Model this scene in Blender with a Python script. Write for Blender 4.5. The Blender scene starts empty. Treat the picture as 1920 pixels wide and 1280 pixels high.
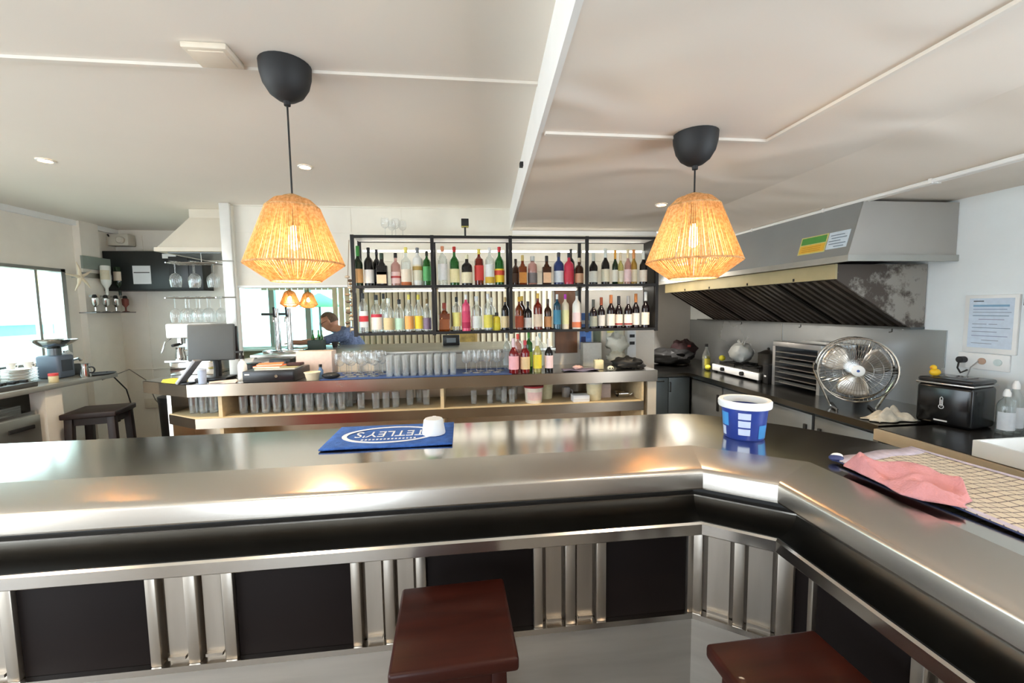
import bpy, bmesh, math, random
from mathutils import Matrix, Vector
random.seed(7)
SC = bpy.context.scene
COL = SC.collection
PI = math.pi

# ------------------------------------------------------------------ camera
cam_data = bpy.data.cameras.new('camera')
cam_data.sensor_fit = 'HORIZONTAL'
cam_data.sensor_width = 36.0
cam_data.lens = 781.8 / 1920 * 36.0
cam_data.clip_start = 0.02
cam_data.clip_end = 200
cam = bpy.data.objects.new('camera', cam_data)
COL.objects.link(cam)
_r = Vector((0.9930029, -0.1173217, -0.0134501))
_d = Vector((-0.0224497, -0.0757287, -0.9968757))
_f = Vector((0.1159366, 0.9902024, -0.0778327))
_m = Matrix((_r, -_d, -_f)).transposed().to_4x4()
_m.translation = Vector((0, 0, 1.6))
cam.matrix_world = _m
SC.camera = cam

# ------------------------------------------------------------------ sky, exposure
world = bpy.data.worlds.new('world')
SC.world = world
world.use_nodes = True
_bg = world.node_tree.nodes['Background']
_bg.inputs['Color'].default_value = (0.80, 0.91, 1.0, 1)
_bg.inputs['Strength'].default_value = 5.4
SC.view_settings.view_transform = 'Standard'
SC.view_settings.look = 'None'
SC.view_settings.gamma = 1.0
SC.view_settings.use_curve_mapping = False
SC.view_settings.exposure = 0.64
SC.cycles.use_denoising = True
SC.cycles.max_bounces = 10
SC.cycles.diffuse_bounces = 6
SC.cycles.transparent_max_bounces = 24
SC.cycles.caustics_reflective = False
SC.cycles.caustics_refractive = False
SC.cycles.sample_clamp_indirect = 6

# ------------------------------------------------------------------ materials
def lin(c):
    out = []
    for v in c[:3]:
        v = v / 255.0
        out.append(v / 12.92 if v <= 0.04045 else ((v + 0.055) / 1.055) ** 2.4)
    return tuple(out) + (1.0,)

MATS = {}

def mat(name, col, rough=0.5, metal=0.0, var=0.06, vscale=6.0, bump=0.0, bscale=25.0,
        spec=0.5, stretch=None, rvar=0.0, emit=0.0, sub=None, coat=0.0, ridged=False, bdist=0.02):
    """sRGB colour 0-255, gentle procedural noise in colour, gloss and relief"""
    if name in MATS:
        return MATS[name]
    m = bpy.data.materials.new(name)
    m.use_nodes = True
    nt = m.node_tree
    p = nt.nodes['Principled BSDF']
    c = lin(col)
    p.inputs['Roughness'].default_value = rough
    p.inputs['Metallic'].default_value = metal
    p.inputs['Specular IOR Level'].default_value = spec
    p.inputs['Coat Weight'].default_value = coat
    tc = nt.nodes.new('ShaderNodeTexCoord')
    mp = nt.nodes.new('ShaderNodeMapping')
    nt.links.new(tc.outputs['Object'], mp.inputs['Vector'])
    if stretch:
        mp.inputs['Scale'].default_value = stretch
    nz = nt.nodes.new('ShaderNodeTexNoise')
    nz.inputs['Scale'].default_value = vscale
    nz.inputs['Detail'].default_value = 4
    nt.links.new(mp.outputs['Vector'], nz.inputs['Vector'])
    rp = nt.nodes.new('ShaderNodeValToRGB')
    rp.color_ramp.elements[0].position = 0.3
    rp.color_ramp.elements[1].position = 0.7
    rp.color_ramp.elements[0].color = tuple(max(0, v * (1 - var)) for v in c[:3]) + (1,)
    rp.color_ramp.elements[1].color = tuple(min(1, v * (1 + var)) for v in c[:3]) + (1,)
    nt.links.new(nz.outputs['Fac'], rp.inputs['Fac'])
    nt.links.new(rp.outputs['Color'], p.inputs['Base Color'])
    if rvar:
        mr = nt.nodes.new('ShaderNodeMapRange')
        mr.inputs['To Min'].default_value = max(0.02, rough - rvar)
        mr.inputs['To Max'].default_value = rough + rvar
        nt.links.new(nz.outputs['Fac'], mr.inputs['Value'])
        nt.links.new(mr.outputs['Result'], p.inputs['Roughness'])
    if bump:
        n2 = nt.nodes.new('ShaderNodeTexNoise')
        n2.inputs['Scale'].default_value = bscale
        n2.inputs['Detail'].default_value = 5
        if ridged:
            n2.noise_type = 'RIDGED_MULTIFRACTAL'
            n2.inputs['Detail'].default_value = 2
            n2.inputs['Roughness'].default_value = 0.35
            n2.inputs['Distortion'].default_value = 0.8
        nt.links.new(mp.outputs['Vector'], n2.inputs['Vector'])
        b = nt.nodes.new('ShaderNodeBump')
        b.inputs['Strength'].default_value = bump
        b.inputs['Distance'].default_value = bdist
        nt.links.new(n2.outputs['Fac'], b.inputs['Height'])
        nt.links.new(b.outputs['Normal'], p.inputs['Normal'])
    if emit:
        nt.links.new(rp.outputs['Color'], p.inputs['Emission Color'])
        p.inputs['Emission Strength'].default_value = emit
    MATS[name] = m
    return m

def glass(name, tint=(240, 246, 244), gloss=1.0, body=0.0, body_col=None, rough=0.03):
    """thin glass: see-through with a mirror film at grazing angles, optionally some body colour"""
    if name in MATS:
        return MATS[name]
    m = bpy.data.materials.new(name)
    m.use_nodes = True
    nt = m.node_tree
    nt.nodes.remove(nt.nodes['Principled BSDF'])
    out = nt.nodes['Material Output']
    tr = nt.nodes.new('ShaderNodeBsdfTransparent')
    tc = nt.nodes.new('ShaderNodeTexCoord')
    nz = nt.nodes.new('ShaderNodeTexNoise')
    nz.inputs['Scale'].default_value = 9
    nt.links.new(tc.outputs['Object'], nz.inputs['Vector'])
    rp = nt.nodes.new('ShaderNodeValToRGB')
    c = lin(tint)
    rp.color_ramp.elements[0].color = tuple(v * 0.95 for v in c[:3]) + (1,)
    rp.color_ramp.elements[1].color = c
    nt.links.new(nz.outputs['Fac'], rp.inputs['Fac'])
    nt.links.new(rp.outputs['Color'], tr.inputs['Color'])
    base = tr.outputs['BSDF']
    if body:
        df = nt.nodes.new('ShaderNodeBsdfDiffuse')
        df.inputs['Color'].default_value = lin(body_col or tint)
        mx0 = nt.nodes.new('ShaderNodeMixShader')
        mx0.inputs['Fac'].default_value = body
        nt.links.new(base, mx0.inputs[1])
        nt.links.new(df.outputs['BSDF'], mx0.inputs[2])
        base = mx0.outputs['Shader']
    gl = nt.nodes.new('ShaderNodeBsdfGlossy')
    gl.inputs['Roughness'].default_value = rough
    lw = nt.nodes.new('ShaderNodeLayerWeight')
    lw.inputs['Blend'].default_value = 0.5
    pw = nt.nodes.new('ShaderNodeMath')
    pw.operation = 'POWER'
    pw.inputs[1].default_value = 2.6
    nt.links.new(lw.outputs['Facing'], pw.inputs[0])
    mu = nt.nodes.new('ShaderNodeMath')
    mu.operation = 'MULTIPLY_ADD'
    mu.use_clamp = True
    mu.inputs[1].default_value = 0.75 * min(1.3, gloss)
    mu.inputs[2].default_value = 0.045 * gloss
    nt.links.new(pw.outputs['Value'], mu.inputs[0])
    mx = nt.nodes.new('ShaderNodeMixShader')
    nt.links.new(mu.outputs['Value'], mx.inputs['Fac'])
    nt.links.new(base, mx.inputs[1])
    nt.links.new(gl.outputs['BSDF'], mx.inputs[2])
    nt.links.new(mx.outputs['Shader'], out.inputs['Surface'])
    MATS[name] = m
    return m

def emission(name, col, strength):
    if name in MATS:
        return MATS[name]
    m = bpy.data.materials.new(name)
    m.use_nodes = True
    nt = m.node_tree
    p = nt.nodes['Principled BSDF']
    p.inputs['Base Color'].default_value = lin(col)
    p.inputs['Emission Color'].default_value = lin(col)
    p.inputs['Emission Strength'].default_value = strength
    MATS[name] = m
    return m

def rope_material():
    m = bpy.data.materials.new('paper_rope')
    m.use_nodes = True
    nt = m.node_tree
    nt.nodes.remove(nt.nodes['Principled BSDF'])
    out = nt.nodes['Material Output']
    tc = nt.nodes.new('ShaderNodeTexCoord')
    nz = nt.nodes.new('ShaderNodeTexNoise')
    nz.inputs['Scale'].default_value = 90
    nt.links.new(tc.outputs['Object'], nz.inputs['Vector'])
    rp = nt.nodes.new('ShaderNodeValToRGB')
    rp.color_ramp.elements[0].position = 0.35
    rp.color_ramp.elements[1].position = 0.65
    rp.color_ramp.elements[0].color = lin((206, 170, 116))
    rp.color_ramp.elements[1].color = lin((240, 212, 162))
    nt.links.new(nz.outputs['Fac'], rp.inputs['Fac'])
    d = nt.nodes.new('ShaderNodeBsdfDiffuse')
    t = nt.nodes.new('ShaderNodeBsdfTranslucent')
    nt.links.new(rp.outputs['Color'], d.inputs['Color'])
    nt.links.new(rp.outputs['Color'], t.inputs['Color'])
    mx = nt.nodes.new('ShaderNodeMixShader')
    mx.inputs['Fac'].default_value = 0.4
    nt.links.new(d.outputs['BSDF'], mx.inputs[1])
    nt.links.new(t.outputs['BSDF'], mx.inputs[2])
    nt.links.new(mx.outputs['Shader'], out.inputs['Surface'])
    return m

def check_material(name, base, line, scale):
    m = bpy.data.materials.new(name)
    m.use_nodes = True
    nt = m.node_tree
    p = nt.nodes['Principled BSDF']
    p.inputs['Roughness'].default_value = 0.9
    tc = nt.nodes.new('ShaderNodeTexCoord')
    br = nt.nodes.new('ShaderNodeTexBrick')
    br.offset = 0.0
    br.inputs['Scale'].default_value = scale
    br.inputs['Color1'].default_value = lin(base)
    br.inputs['Color2'].default_value = lin(tuple(v * 0.95 for v in base))
    br.inputs['Mortar'].default_value = lin(line)
    br.inputs['Mortar Size'].default_value = 0.045
    br.inputs['Brick Width'].default_value = 0.8
    br.inputs['Row Height'].default_value = 0.62
    nt.links.new(tc.outputs['Object'], br.inputs['Vector'])
    nt.links.new(br.outputs['Color'], p.inputs['Base Color'])
    nz = nt.nodes.new('ShaderNodeTexNoise')
    nz.inputs['Scale'].default_value = 300
    b = nt.nodes.new('ShaderNodeBump')
    b.inputs['Strength'].default_value = 0.4
    b.inputs['Distance'].default_value = 0.002
    nt.links.new(tc.outputs['Object'], nz.inputs['Vector'])
    nt.links.new(nz.outputs['Fac'], b.inputs['Height'])
    nt.links.new(b.outputs['Normal'], p.inputs['Normal'])
    return m

def stained_material():
    m = bpy.data.materials.new('grease_stained_steel')
    m.use_nodes = True
    nt = m.node_tree
    p = nt.nodes['Principled BSDF']
    p.inputs['Roughness'].default_value = 0.6
    p.inputs['Metallic'].default_value = 0.3
    tc = nt.nodes.new('ShaderNodeTexCoord')
    nz = nt.nodes.new('ShaderNodeTexNoise')
    nz.inputs['Scale'].default_value = 5.5
    nz.inputs['Detail'].default_value = 8
    nz.inputs['Roughness'].default_value = 0.7
    nt.links.new(tc.outputs['Object'], nz.inputs['Vector'])
    rp = nt.nodes.new('ShaderNodeValToRGB')
    rp.color_ramp.elements[0].position = 0.46
    rp.color_ramp.elements[1].position = 0.56
    rp.color_ramp.elements[0].color = lin((84, 76, 70))
    rp.color_ramp.elements[1].color = lin((160, 156, 150))
    nt.links.new(nz.outputs['Fac'], rp.inputs['Fac'])
    nt.links.new(rp.outputs['Color'], p.inputs['Base Color'])
    return m

STEEL = mat('brushed_steel', (204, 202, 199), 0.24, 1.0, var=0.03, vscale=14, stretch=(0.4, 6, 6), rvar=0.03)
TOPSTEEL = mat('worn_counter_steel', (214, 209, 201), 0.14, 1.0, var=0.03, vscale=3, rvar=0.03)
ROLLSTEEL = mat('rolled_edge_steel', (206, 201, 194), 0.27, 1.0, var=0.015, vscale=4)
DULLSTEEL = mat('dull_steel', (176, 176, 172), 0.36, 1.0, var=0.08, vscale=7, rvar=0.08)
DARKSTEEL = mat('dark_steel', (104, 108, 110), 0.34, 0.9, var=0.12, vscale=6, rvar=0.06)
CHROME = mat('chrome', (214, 214, 212), 0.10, 1.0, var=0.02)
BLACKPLASTIC = mat('black_plastic', (22, 22, 24), 0.35, var=0.1)
MATTBLACK = mat('matt_black', (20, 19, 19), 0.6, var=0.1)
BLACKMETAL = mat('black_metal', (26, 23, 22), 0.5, 0.3, var=0.1)
WHITEPLASTIC = mat('white_plastic', (238, 239, 238), 0.4, var=0.03)
WHITEPAPER = mat('white_paper', (226, 228, 230), 0.8, var=0.03)
INNERBAR = mat('inner_bar_board', (178, 164, 146), .6, var=.06)
PORCELAIN = mat('porcelain', (234, 230, 224), 0.2, var=0.03, coat=0.3)
MAHOGANY = mat('mahogany_varnish', (50, 18, 11), 0.40, var=0.25, vscale=5, stretch=(1, 7, 7), spec=.2, coat=0.05)
DARKWOOD = mat('dark_stained_wood', (34, 20, 18), 0.45, var=0.2, stretch=(5, 5, 1))
DARKPANEL = mat('dark_laminate', (26, 20, 19), 0.6, var=0.12, vscale=4, spec=.1)
CEIL = mat('ceiling_plaster', (236, 230, 220), 0.9, var=0.02, vscale=1.3, bump=0.10, bscale=1.6)
CEIL2 = mat('ceiling_cloth', (234, 225, 214), 0.9, var=0.03, vscale=1.2, bump=0.9, bscale=1.1, ridged=True, bdist=0.06, stretch=(1, 1.6, 1))
WHITEPAINT = mat('white_paint', (240, 240, 238), 0.6, var=0.02)
WALLGREY = mat('wall_beige', (238, 231, 220), 0.85, var=0.03, bump=0.05, bscale=40)
WALLCOOL = mat('wall_cool_white', (232, 238, 240), 0.85, var=0.02, bump=0.04, bscale=40)
PANELWALL = mat('soffit_panel', (226, 222, 210), 0.7, var=0.03)
FLOORM = mat('floor_tile', (122, 115, 107), 0.45, var=0.15, vscale=3)
PAVING = mat('terrace_paving', (196, 188, 176), 0.8, var=0.1, vscale=2)
CLEARGLASS = glass('clear_glass', (253, 254, 254), 1.6, body=0.10, body_col=(240, 244, 244))
PANE = glass('window_pane', (232, 244, 242), 1.0)
ROPE = rope_material()
SHELFWOOD = mat('pale_shelf_board', (216, 192, 150), 0.5, var=0.08, stretch=(0.5, 5, 5))
CABLEBLACK = mat('black_cable', (24, 24, 24), 0.5)

# ------------------------------------------------------------------ mesh builder
class MB:
    def __init__(self):
        self.v = []
        self.f = []
        self.M = None

    def add(self, vs, fs):
        n = len(self.v)
        if self.M is not None:
            vs = [tuple(self.M @ Vector(p)) for p in vs]
        self.v += [tuple(p) for p in vs]
        self.f += [tuple(i + n for i in f) for f in fs]
        return self

    def box(self, x0, x1, y0, y1, z0, z1):
        if x0 > x1: x0, x1 = x1, x0
        if y0 > y1: y0, y1 = y1, y0
        if z0 > z1: z0, z1 = z1, z0
        return self.add([(x0, y0, z0), (x1, y0, z0), (x1, y1, z0), (x0, y1, z0),
                         (x0, y0, z1), (x1, y0, z1), (x1, y1, z1), (x0, y1, z1)],
                        [(3, 2, 1, 0), (4, 5, 6, 7), (0, 1, 5, 4), (1, 2, 6, 5), (2, 3, 7, 6), (3, 0, 4, 7)])

    def cbox(self, c, s):
        return self.box(c[0] - s[0] / 2, c[0] + s[0] / 2, c[1] - s[1] / 2, c[1] + s[1] / 2,
                        c[2] - s[2] / 2, c[2] + s[2] / 2)

    def prism(self, poly, z0, z1):
        a = sum(poly[i][0] * poly[(i + 1) % len(poly)][1] - poly[(i + 1) % len(poly)][0] * poly[i][1] for i in range(len(poly)))
        if a < 0:
            poly = poly[::-1]
        n = len(poly)
        vs = [(p[0], p[1], z0) for p in poly] + [(p[0], p[1], z1) for p in poly]
        fs = [tuple(range(n))[::-1], tuple(range(n, 2 * n))]
        fs += [(i, (i + 1) % n, n + (i + 1) % n, n + i) for i in range(n)]
        return self.add(vs, fs)

    def lathe(self, prof, seg=16, c=(0, 0, 0), a0=0.0, a1=2 * PI, cap=True, rot=0.0):
        full = abs(a1 - a0 - 2 * PI) < 1e-6
        n = seg if full else seg + 1
        vs = []
        for r, z in prof:
            for i in range(n):
                a = rot + a0 + (a1 - a0) * i / seg
                vs.append((c[0] + r * math.cos(a), c[1] + r * math.sin(a), c[2] + z))
        fs = []
        for j in range(len(prof) - 1):
            for i in range(seg):
                k = (i + 1) % n
                fs.append((j * n + i, j * n + k, (j + 1) * n + k, (j + 1) * n + i))
        if cap and full:
            if prof[0][0] > 1e-5:
                fs.append(tuple(range(n))[::-1])
            if prof[-1][0] > 1e-5:
                o = (len(prof) - 1) * n
                fs.append(tuple(o + i for i in range(n)))
        return self.add(vs, fs)

    def cyl(self, c, r, h, seg=16):
        return self.lathe([(r, 0), (r, h)], seg, c)

    def tube(self, pts, r, seg=6, closed=False, caps=True):
        pts = [Vector(p) for p in pts]
        n = len(pts)
        rs = r if isinstance(r, (list, tuple)) else [r] * n
        vs = []
        up = None
        for i, p in enumerate(pts):
            if closed:
                t = pts[(i + 1) % n] - pts[i - 1]
            else:
                t = pts[min(i + 1, n - 1)] - pts[max(i - 1, 0)]
            t.normalize()
            if up is None:
                up = Vector((0, 0, 1)) if abs(t.z) < 0.9 else Vector((1, 0, 0))
            s = t.cross(up)
            if s.length < 1e-6:
                s = t.orthogonal()
            s.normalize()
            up = s.cross(t).normalized()
            for k in range(seg):
                a = 2 * PI * k / seg
                vs.append(p + (s * math.cos(a) + up * math.sin(a)) * rs[i])
        fs = []
        for i in range(n if closed else n - 1):
            j = (i + 1) % n
            for k in range(seg):
                l = (k + 1) % seg
                fs.append((i * seg + k, i * seg + l, j * seg + l, j * seg + k))
        if caps and not closed:
            fs.append(tuple(range(seg))[::-1])
            fs.append(tuple((n - 1) * seg + k for k in range(seg)))
        return self.add([tuple(v) for v in vs], fs)

    def ring(self, c, r, rad, seg=32, axis='z', tseg=6):
        pts = []
        for i in range(seg):
            a = 2 * PI * i / seg
            x, y = r * math.cos(a), r * math.sin(a)
            p = {'z': (x, y, 0), 'y': (x, 0, y), 'x': (0, x, y)}[axis]
            pts.append((c[0] + p[0], c[1] + p[1], c[2] + p[2]))
        return self.tube(pts, rad, tseg, closed=True)

    def sphere(self, c, r, seg=12, rings=8, sx=1, sy=1, sz=1):
        prof = [(r * math.sin(PI * j / rings), -r * math.cos(PI * j / rings)) for j in range(rings + 1)]
        vs, n = [], seg
        for rr, z in prof:
            for i in range(seg):
                a = 2 * PI * i / seg
                vs.append((c[0] + rr * math.cos(a) * sx, c[1] + rr * math.sin(a) * sy, c[2] + z * sz))
        fs = [(j * n + i, j * n + (i + 1) % n, (j + 1) * n + (i + 1) % n, (j + 1) * n + i)
              for j in range(rings) for i in range(n)]
        return self.add(vs, fs)

    def grid(self, fn, nu, nv):
        vs = [fn(i / nu, j / nv) for j in range(nv + 1) for i in range(nu + 1)]
        fs = [(j * (nu + 1) + i, j * (nu + 1) + i + 1, (j + 1) * (nu + 1) + i + 1, (j + 1) * (nu + 1) + i)
              for j in range(nv) for i in range(nu)]
        return self.add(vs, fs)

    def mesh(self, name, bevel=0.0, smooth=None, bseg=2, off=(0, 0, 0)):
        me = bpy.data.meshes.new(name)
        o = Vector(off)
        vs = [tuple(Vector(p) - o) for p in self.v] if o.length else self.v
        me.from_pydata(vs, [], self.f)
        bm = bmesh.new()
        bm.from_mesh(me)
        bmesh.ops.remove_doubles(bm, verts=bm.verts, dist=1e-5)
        if bevel:
            ed = [e for e in bm.edges if len(e.link_faces) == 2 and e.calc_face_angle(0) > 0.6]
            bmesh.ops.bevel(bm, geom=ed, offset=bevel, segments=bseg, affect='EDGES', profile=0.5, clamp_overlap=True)
        bmesh.ops.recalc_face_normals(bm, faces=bm.faces)
        bm.to_mesh(me)
        bm.free()
        if smooth is None:
            smooth = 0.6
        if smooth:
            me.shade_smooth()
            me.set_sharp_from_angle(angle=smooth)
        return me

    def build(self, name, material, parent=None, bevel=0.0, smooth=None, w=False, solid=0.0, bseg=2):
        off = (0, 0, 0)
        if w and parent is not None:
            r = parent
            while r.parent:
                r = r.parent
            off = r.location
        me = self.mesh(name, bevel, smooth, bseg, off)
        me.materials.append(material)
        o = bpy.data.objects.new(name, me)
        COL.objects.link(o)
        if parent is not None:
            o.parent = parent
        if solid:
            md = o.modifiers.new('thickness', 'SOLIDIFY')
            md.thickness = solid
            md.offset = -1
        return o

def thing(name, label, cat, loc=(0, 0, 0), rz=0.0, group=None):
    o = bpy.data.objects.new(name, None)
    COL.objects.link(o)
    o.empty_display_size = 0.05
    o.location = loc
    o.rotation_euler = (0, 0, rz)
    return tag(o, label, cat, group)

def tag(o, label, cat, group=None):
    o['label'] = label
    o['category'] = cat
    if group:
        o['group'] = group
    return o

def struct(o, label=None):
    o['kind'] = 'structure'
    if label:
        o['label'] = label
    return o

def dup(root, loc, rz=None, label=None):
    r = root.copy()
    COL.objects.link(r)
    r.location = loc
    if rz is not None:
        r.rotation_euler = (0, 0, rz)
    if label:
        r['label'] = label
    for ch in list(root.children):
        c = ch.copy()
        COL.objects.link(c)
        c.parent = r
        for g in list(ch.children):
            d = g.copy()
            COL.objects.link(d)
            d.parent = c
    return r

def share(o, loc, parent=None):
    """a copy of one mesh object that shares its mesh data"""
    c = o.copy()
    COL.objects.link(c)
    c.location = loc
    if parent is not None:
        c.parent = parent
    return c

def text_mesh(body, width, height, M, material, name, parent, depth=0.0008):
    cu = bpy.data.curves.new(name, 'FONT')
    cu.body = body
    cu.align_x = 'CENTER'
    cu.align_y = 'CENTER'
    cu.extrude = 0.02
    cu.resolution_u = 3
    ob = bpy.data.objects.new('tmp_text', cu)
    COL.objects.link(ob)
    dg = bpy.context.evaluated_depsgraph_get()
    me = bpy.data.meshes.new_from_object(ob.evaluated_get(dg))
    bpy.data.objects.remove(ob)
    bpy.data.curves.remove(cu)
    xs = [v.co.x for v in me.vertices]
    ys = [v.co.y for v in me.vertices]
    cx, cy = (min(xs) + max(xs)) / 2, (min(ys) + max(ys)) / 2
    sx, sy = width / (max(xs) - min(xs)), height / (max(ys) - min(ys))
    for v in me.vertices:
        v.co = M @ Vector(((v.co.x - cx) * sx, (v.co.y - cy) * sy, depth * (1 if v.co.z > 0 else 0)))
    me.name = name
    me.materials.clear()
    me.materials.append(material)
    o = bpy.data.objects.new(name, me)
    COL.objects.link(o)
    o.parent = parent
    return o
# ------------------------------------------------------------------ the room shell
def beam_x(y):
    return 0.335 + (y - 1.8) * 0.0595

struct(MB().box(-4.0, 3.25, -2.3, 7.2, -0.06, 0.0).build('floor', FLOORM))
struct(MB().box(-16.0, -4.0, -10.0, 9.0, -0.10, -0.03).build('floor', PAVING), 'pale paving of the terrace outside')

# high ceiling on the left, lower ceiling on the right, and the white step between them
ZL, ZR = 2.55, 2.35
m = MB().prism([(-4.0, -2.3), (beam_x(-2.3), -2.3), (beam_x(4.05), 4.05), (-2.0, 4.05), (-2.0, 5.4), (-4.0, 5.4)], ZL, ZL + 0.06)
struct(m.build('ceiling', CEIL, smooth=0))

def zr(x):
    if x < 1.95: return ZR
    if x > 2.45: return 2.245
    return ZR + (2.245 - ZR) * (x - 1.95) / 0.5
m = MB()
ys = [-2.3, -0.6, 1.0, 2.5, 4.05]
def rc(i, y):
    xs = [beam_x(y), 0.9, 1.4, 1.95, 2.2, 2.45, 2.9, 3.25]
    return (xs[i], y, zr(xs[i]))
vs = [rc(i, y) for y in ys for i in range(8)]
fs = [(j * 8 + i, j * 8 + i + 1, (j + 1) * 8 + i + 1, (j + 1) * 8 + i) for j in range(4) for i in range(7)]
m.add(vs, fs)
m.add([(x, y, z + .04) for x, y, z in vs], fs)
m.add([(1.9, 4.05, ZR), (2.45, 4.05, 2.245), (3.25, 4.05, 2.245), (3.25, 5.5, 2.245), (2.45, 5.5, 2.245), (1.9, 5.5, ZR)],
      [(0, 1, 4, 5), (1, 2, 3, 4)])
struct(m.build('ceiling', CEIL2, smooth=0))
m = MB().add([(beam_x(-2.3), -2.3, ZR - 0.003), (beam_x(4.05), 4.05, ZR - 0.003), (beam_x(4.05), 4.05, ZL), (beam_x(-2.3), -2.3, ZL),
              (beam_x(-2.3) + .02, -2.3, ZR - 0.003), (beam_x(4.05) + .02, 4.05, ZR - 0.003), (beam_x(4.05) + .02, 4.05, ZL), (beam_x(-2.3) + .02, -2.3, ZL)],
             [(0, 1, 2, 3), (4, 5, 6, 7), (0, 1, 5, 4)])
struct(m.build('trim_1', WHITEPAINT, smooth=0), 'white step between the two ceiling heights')
# cable trunking on the ceilings
TR = mat('white_trunking', (232, 225, 215), 0.5, var=0.02)
struct(MB().box(-4.0, beam_x(1.81) - .001, 1.80, 1.822, ZL - 0.013, ZL - 0.001).build('trim_2', TR), 'cable trunking across the high ceiling')
struct(MB().box(beam_x(1.81) + .03, 1.402, 1.80, 1.822, ZR - 0.013, ZR - 0.001).build('trim_3', TR), 'cable trunking across the low ceiling')
struct(MB().box(1.380, 1.402, -2.3, 1.80, ZR - 0.013, ZR - 0.001).build('trim_4', TR), 'cable trunking turning towards the kitchen wall')
struct(MB().box(beam_x(3) - .012, beam_x(3) + .001, 1.815, 1.835, ZR + 0.0, ZL - 0.012).build('trim_5', TR))

# soffit over the hatch
struct(MB().box(-1.99, 1.93, 4.03, 4.13, 1.84, 2.56).build('wall_back', PANELWALL), 'panelled soffit over the serving hatch')
for i, (z, t) in enumerate(((2.545, .014), (2.317, .006), (2.06, .008), (1.965, .006))):
    struct(MB().box(-1.99, beam_x(4.03) if i == 0 else 1.93, 4.03 - t, 4.03, z - .005, z + .005).build('trim_%d' % (6 + i), PANELWALL))
for i, x in enumerate((-1.0, -0.55)):
    struct(MB().box(x - .004, x + .004, 4.026, 4.03, 2.06, 2.54).build('trim_%d' % (11 + i), PANELWALL))
struct(MB().box(-1.99, 1.93, 4.005, 4.14, 1.82, 1.84).build('trim_13', WHITEPAINT), 'white ledge under the soffit')
struct(MB().box(beam_x(4.03) + .02, 1.93, 4.01, 4.03, 2.305, 2.345).build('trim_14', WHITEPAINT))
# low wall of the hatch and the pier on its right
struct(MB().box(-1.99, 0.9, 4.03, 4.13, 0.0, 1.18).build('wall_back', WALLGREY), 'low wall under the serving hatch')
struct(MB().box(0.9, 1.93, 4.03, 4.13, 0.0, 1.84).build('wall_back', WALLGREY), 'wall pier behind the clutter')
struct(MB().box(1.86, 1.93, 4.13, 5.45, 0.0, 2.36).build('wall_right', WALLGREY), 'partition beside the kitchen')
# left rooms' walls
WY0, WY1, WZ0, WZ1 = 3.0, 4.65, 1.13, 2.05
m = MB()
m.box(-4.02, -3.9, 2.6, WY0, 0, 2.56).box(-4.02, -3.9, WY1, 5.4, 0, 2.56)
m.box(-4.02, -3.9, WY0, WY1, 0, WZ0).box(-4.02, -3.9, WY0, WY1, WZ1, 2.56)
struct(m.build('wall_left', WALLGREY, smooth=0), 'beige wall with the aluminium window')
struct(MB().box(-3.9, -2.66, 5.3, 5.4, 0, 2.56).build('wall_back', WALLGREY), 'beige wall behind the coffee corner')
struct(MB().box(-3.9, -3.835, 4.78, 5.0, 0, 2.55).build('wall_left', WALLGREY), 'shallow pilaster beside the window')
struct(MB().prism([(-2.06, 4.06), (-2.0, 4.06), (-2.68, 5.42), (-2.74, 5.42)], 0, 2.55).build('wall_left', WALLGREY), 'slanting partition behind the steel post')
struct(MB().box(-3.9, -2.68, 5.285, 5.3, 0.955, 0.965).build('trim_15', WALLGREY))
struct(MB().box(-3.62, -3.612, 5.292, 5.3, 0.0, 2.5).build('trim_16', WALLGREY))
struct(MB().box(-3.9, -3.86, 2.6, 5.3, 2.50, 2.55).build('trim_17', WHITEPAINT))
# aluminium window
fr = struct(MB().box(-4.0, -3.89, WY0, WY0 + .045, WZ0, WZ1).box(-4.0, -3.89, WY1 - .045, WY1, WZ0, WZ1)
            .box(-4.0, -3.89, WY0, WY1, WZ1 - .03, WZ1).box(-4.0, -3.89, WY0, WY1, WZ0, WZ0 + .035).build('window_1', DULLSTEEL))
MB().box(-3.965, -3.93, 4.39, 4.415, WZ0, WZ1).build('mullion', DULLSTEEL, fr)
MB().box(-3.965, -3.93, 3.6, 3.64, WZ0, WZ1).build('mullion', DULLSTEEL, fr)
MB().box(-3.952, -3.948, WY0 + .04, 3.61, WZ0 + .03, WZ1 - .03).build('pane', PANE, fr)
MB().box(-3.952, -3.948, 3.63, 4.40, WZ0 + .03, WZ1 - .03).build('pane', PANE, fr)
MB().box(-3.952, -3.948, 4.41, WY1 - .04, WZ0 + .03, WZ1 - .03).build('pane', PANE, fr)
# kitchen walls
struct(MB().box(3.1, 3.25, 0.6, 5.5, 0, 2.36).build('wall_right', WALLCOOL), 'cool white kitchen wall')
struct(MB().box(1.93, 3.1, 5.4, 5.5, 0, 2.36).build('wall_back', mat('wall_grey', (166, 164, 160), .85, var=.03)), 'grey end wall of the kitchen')
struct(MB().box(-0.9, 3.25, -2.3, -2.2, 0, 2.56).box(-4.0, -2.3, -2.3, -2.2, 0, 2.56).box(-2.3, -.9, -2.3, -2.2, 2.2, 2.56).build('wall_front', mat('wall_front_brown', (158, 142, 128), .8, var=.05), smooth=0), 'brown wall behind the viewer with the doorway')
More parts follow.
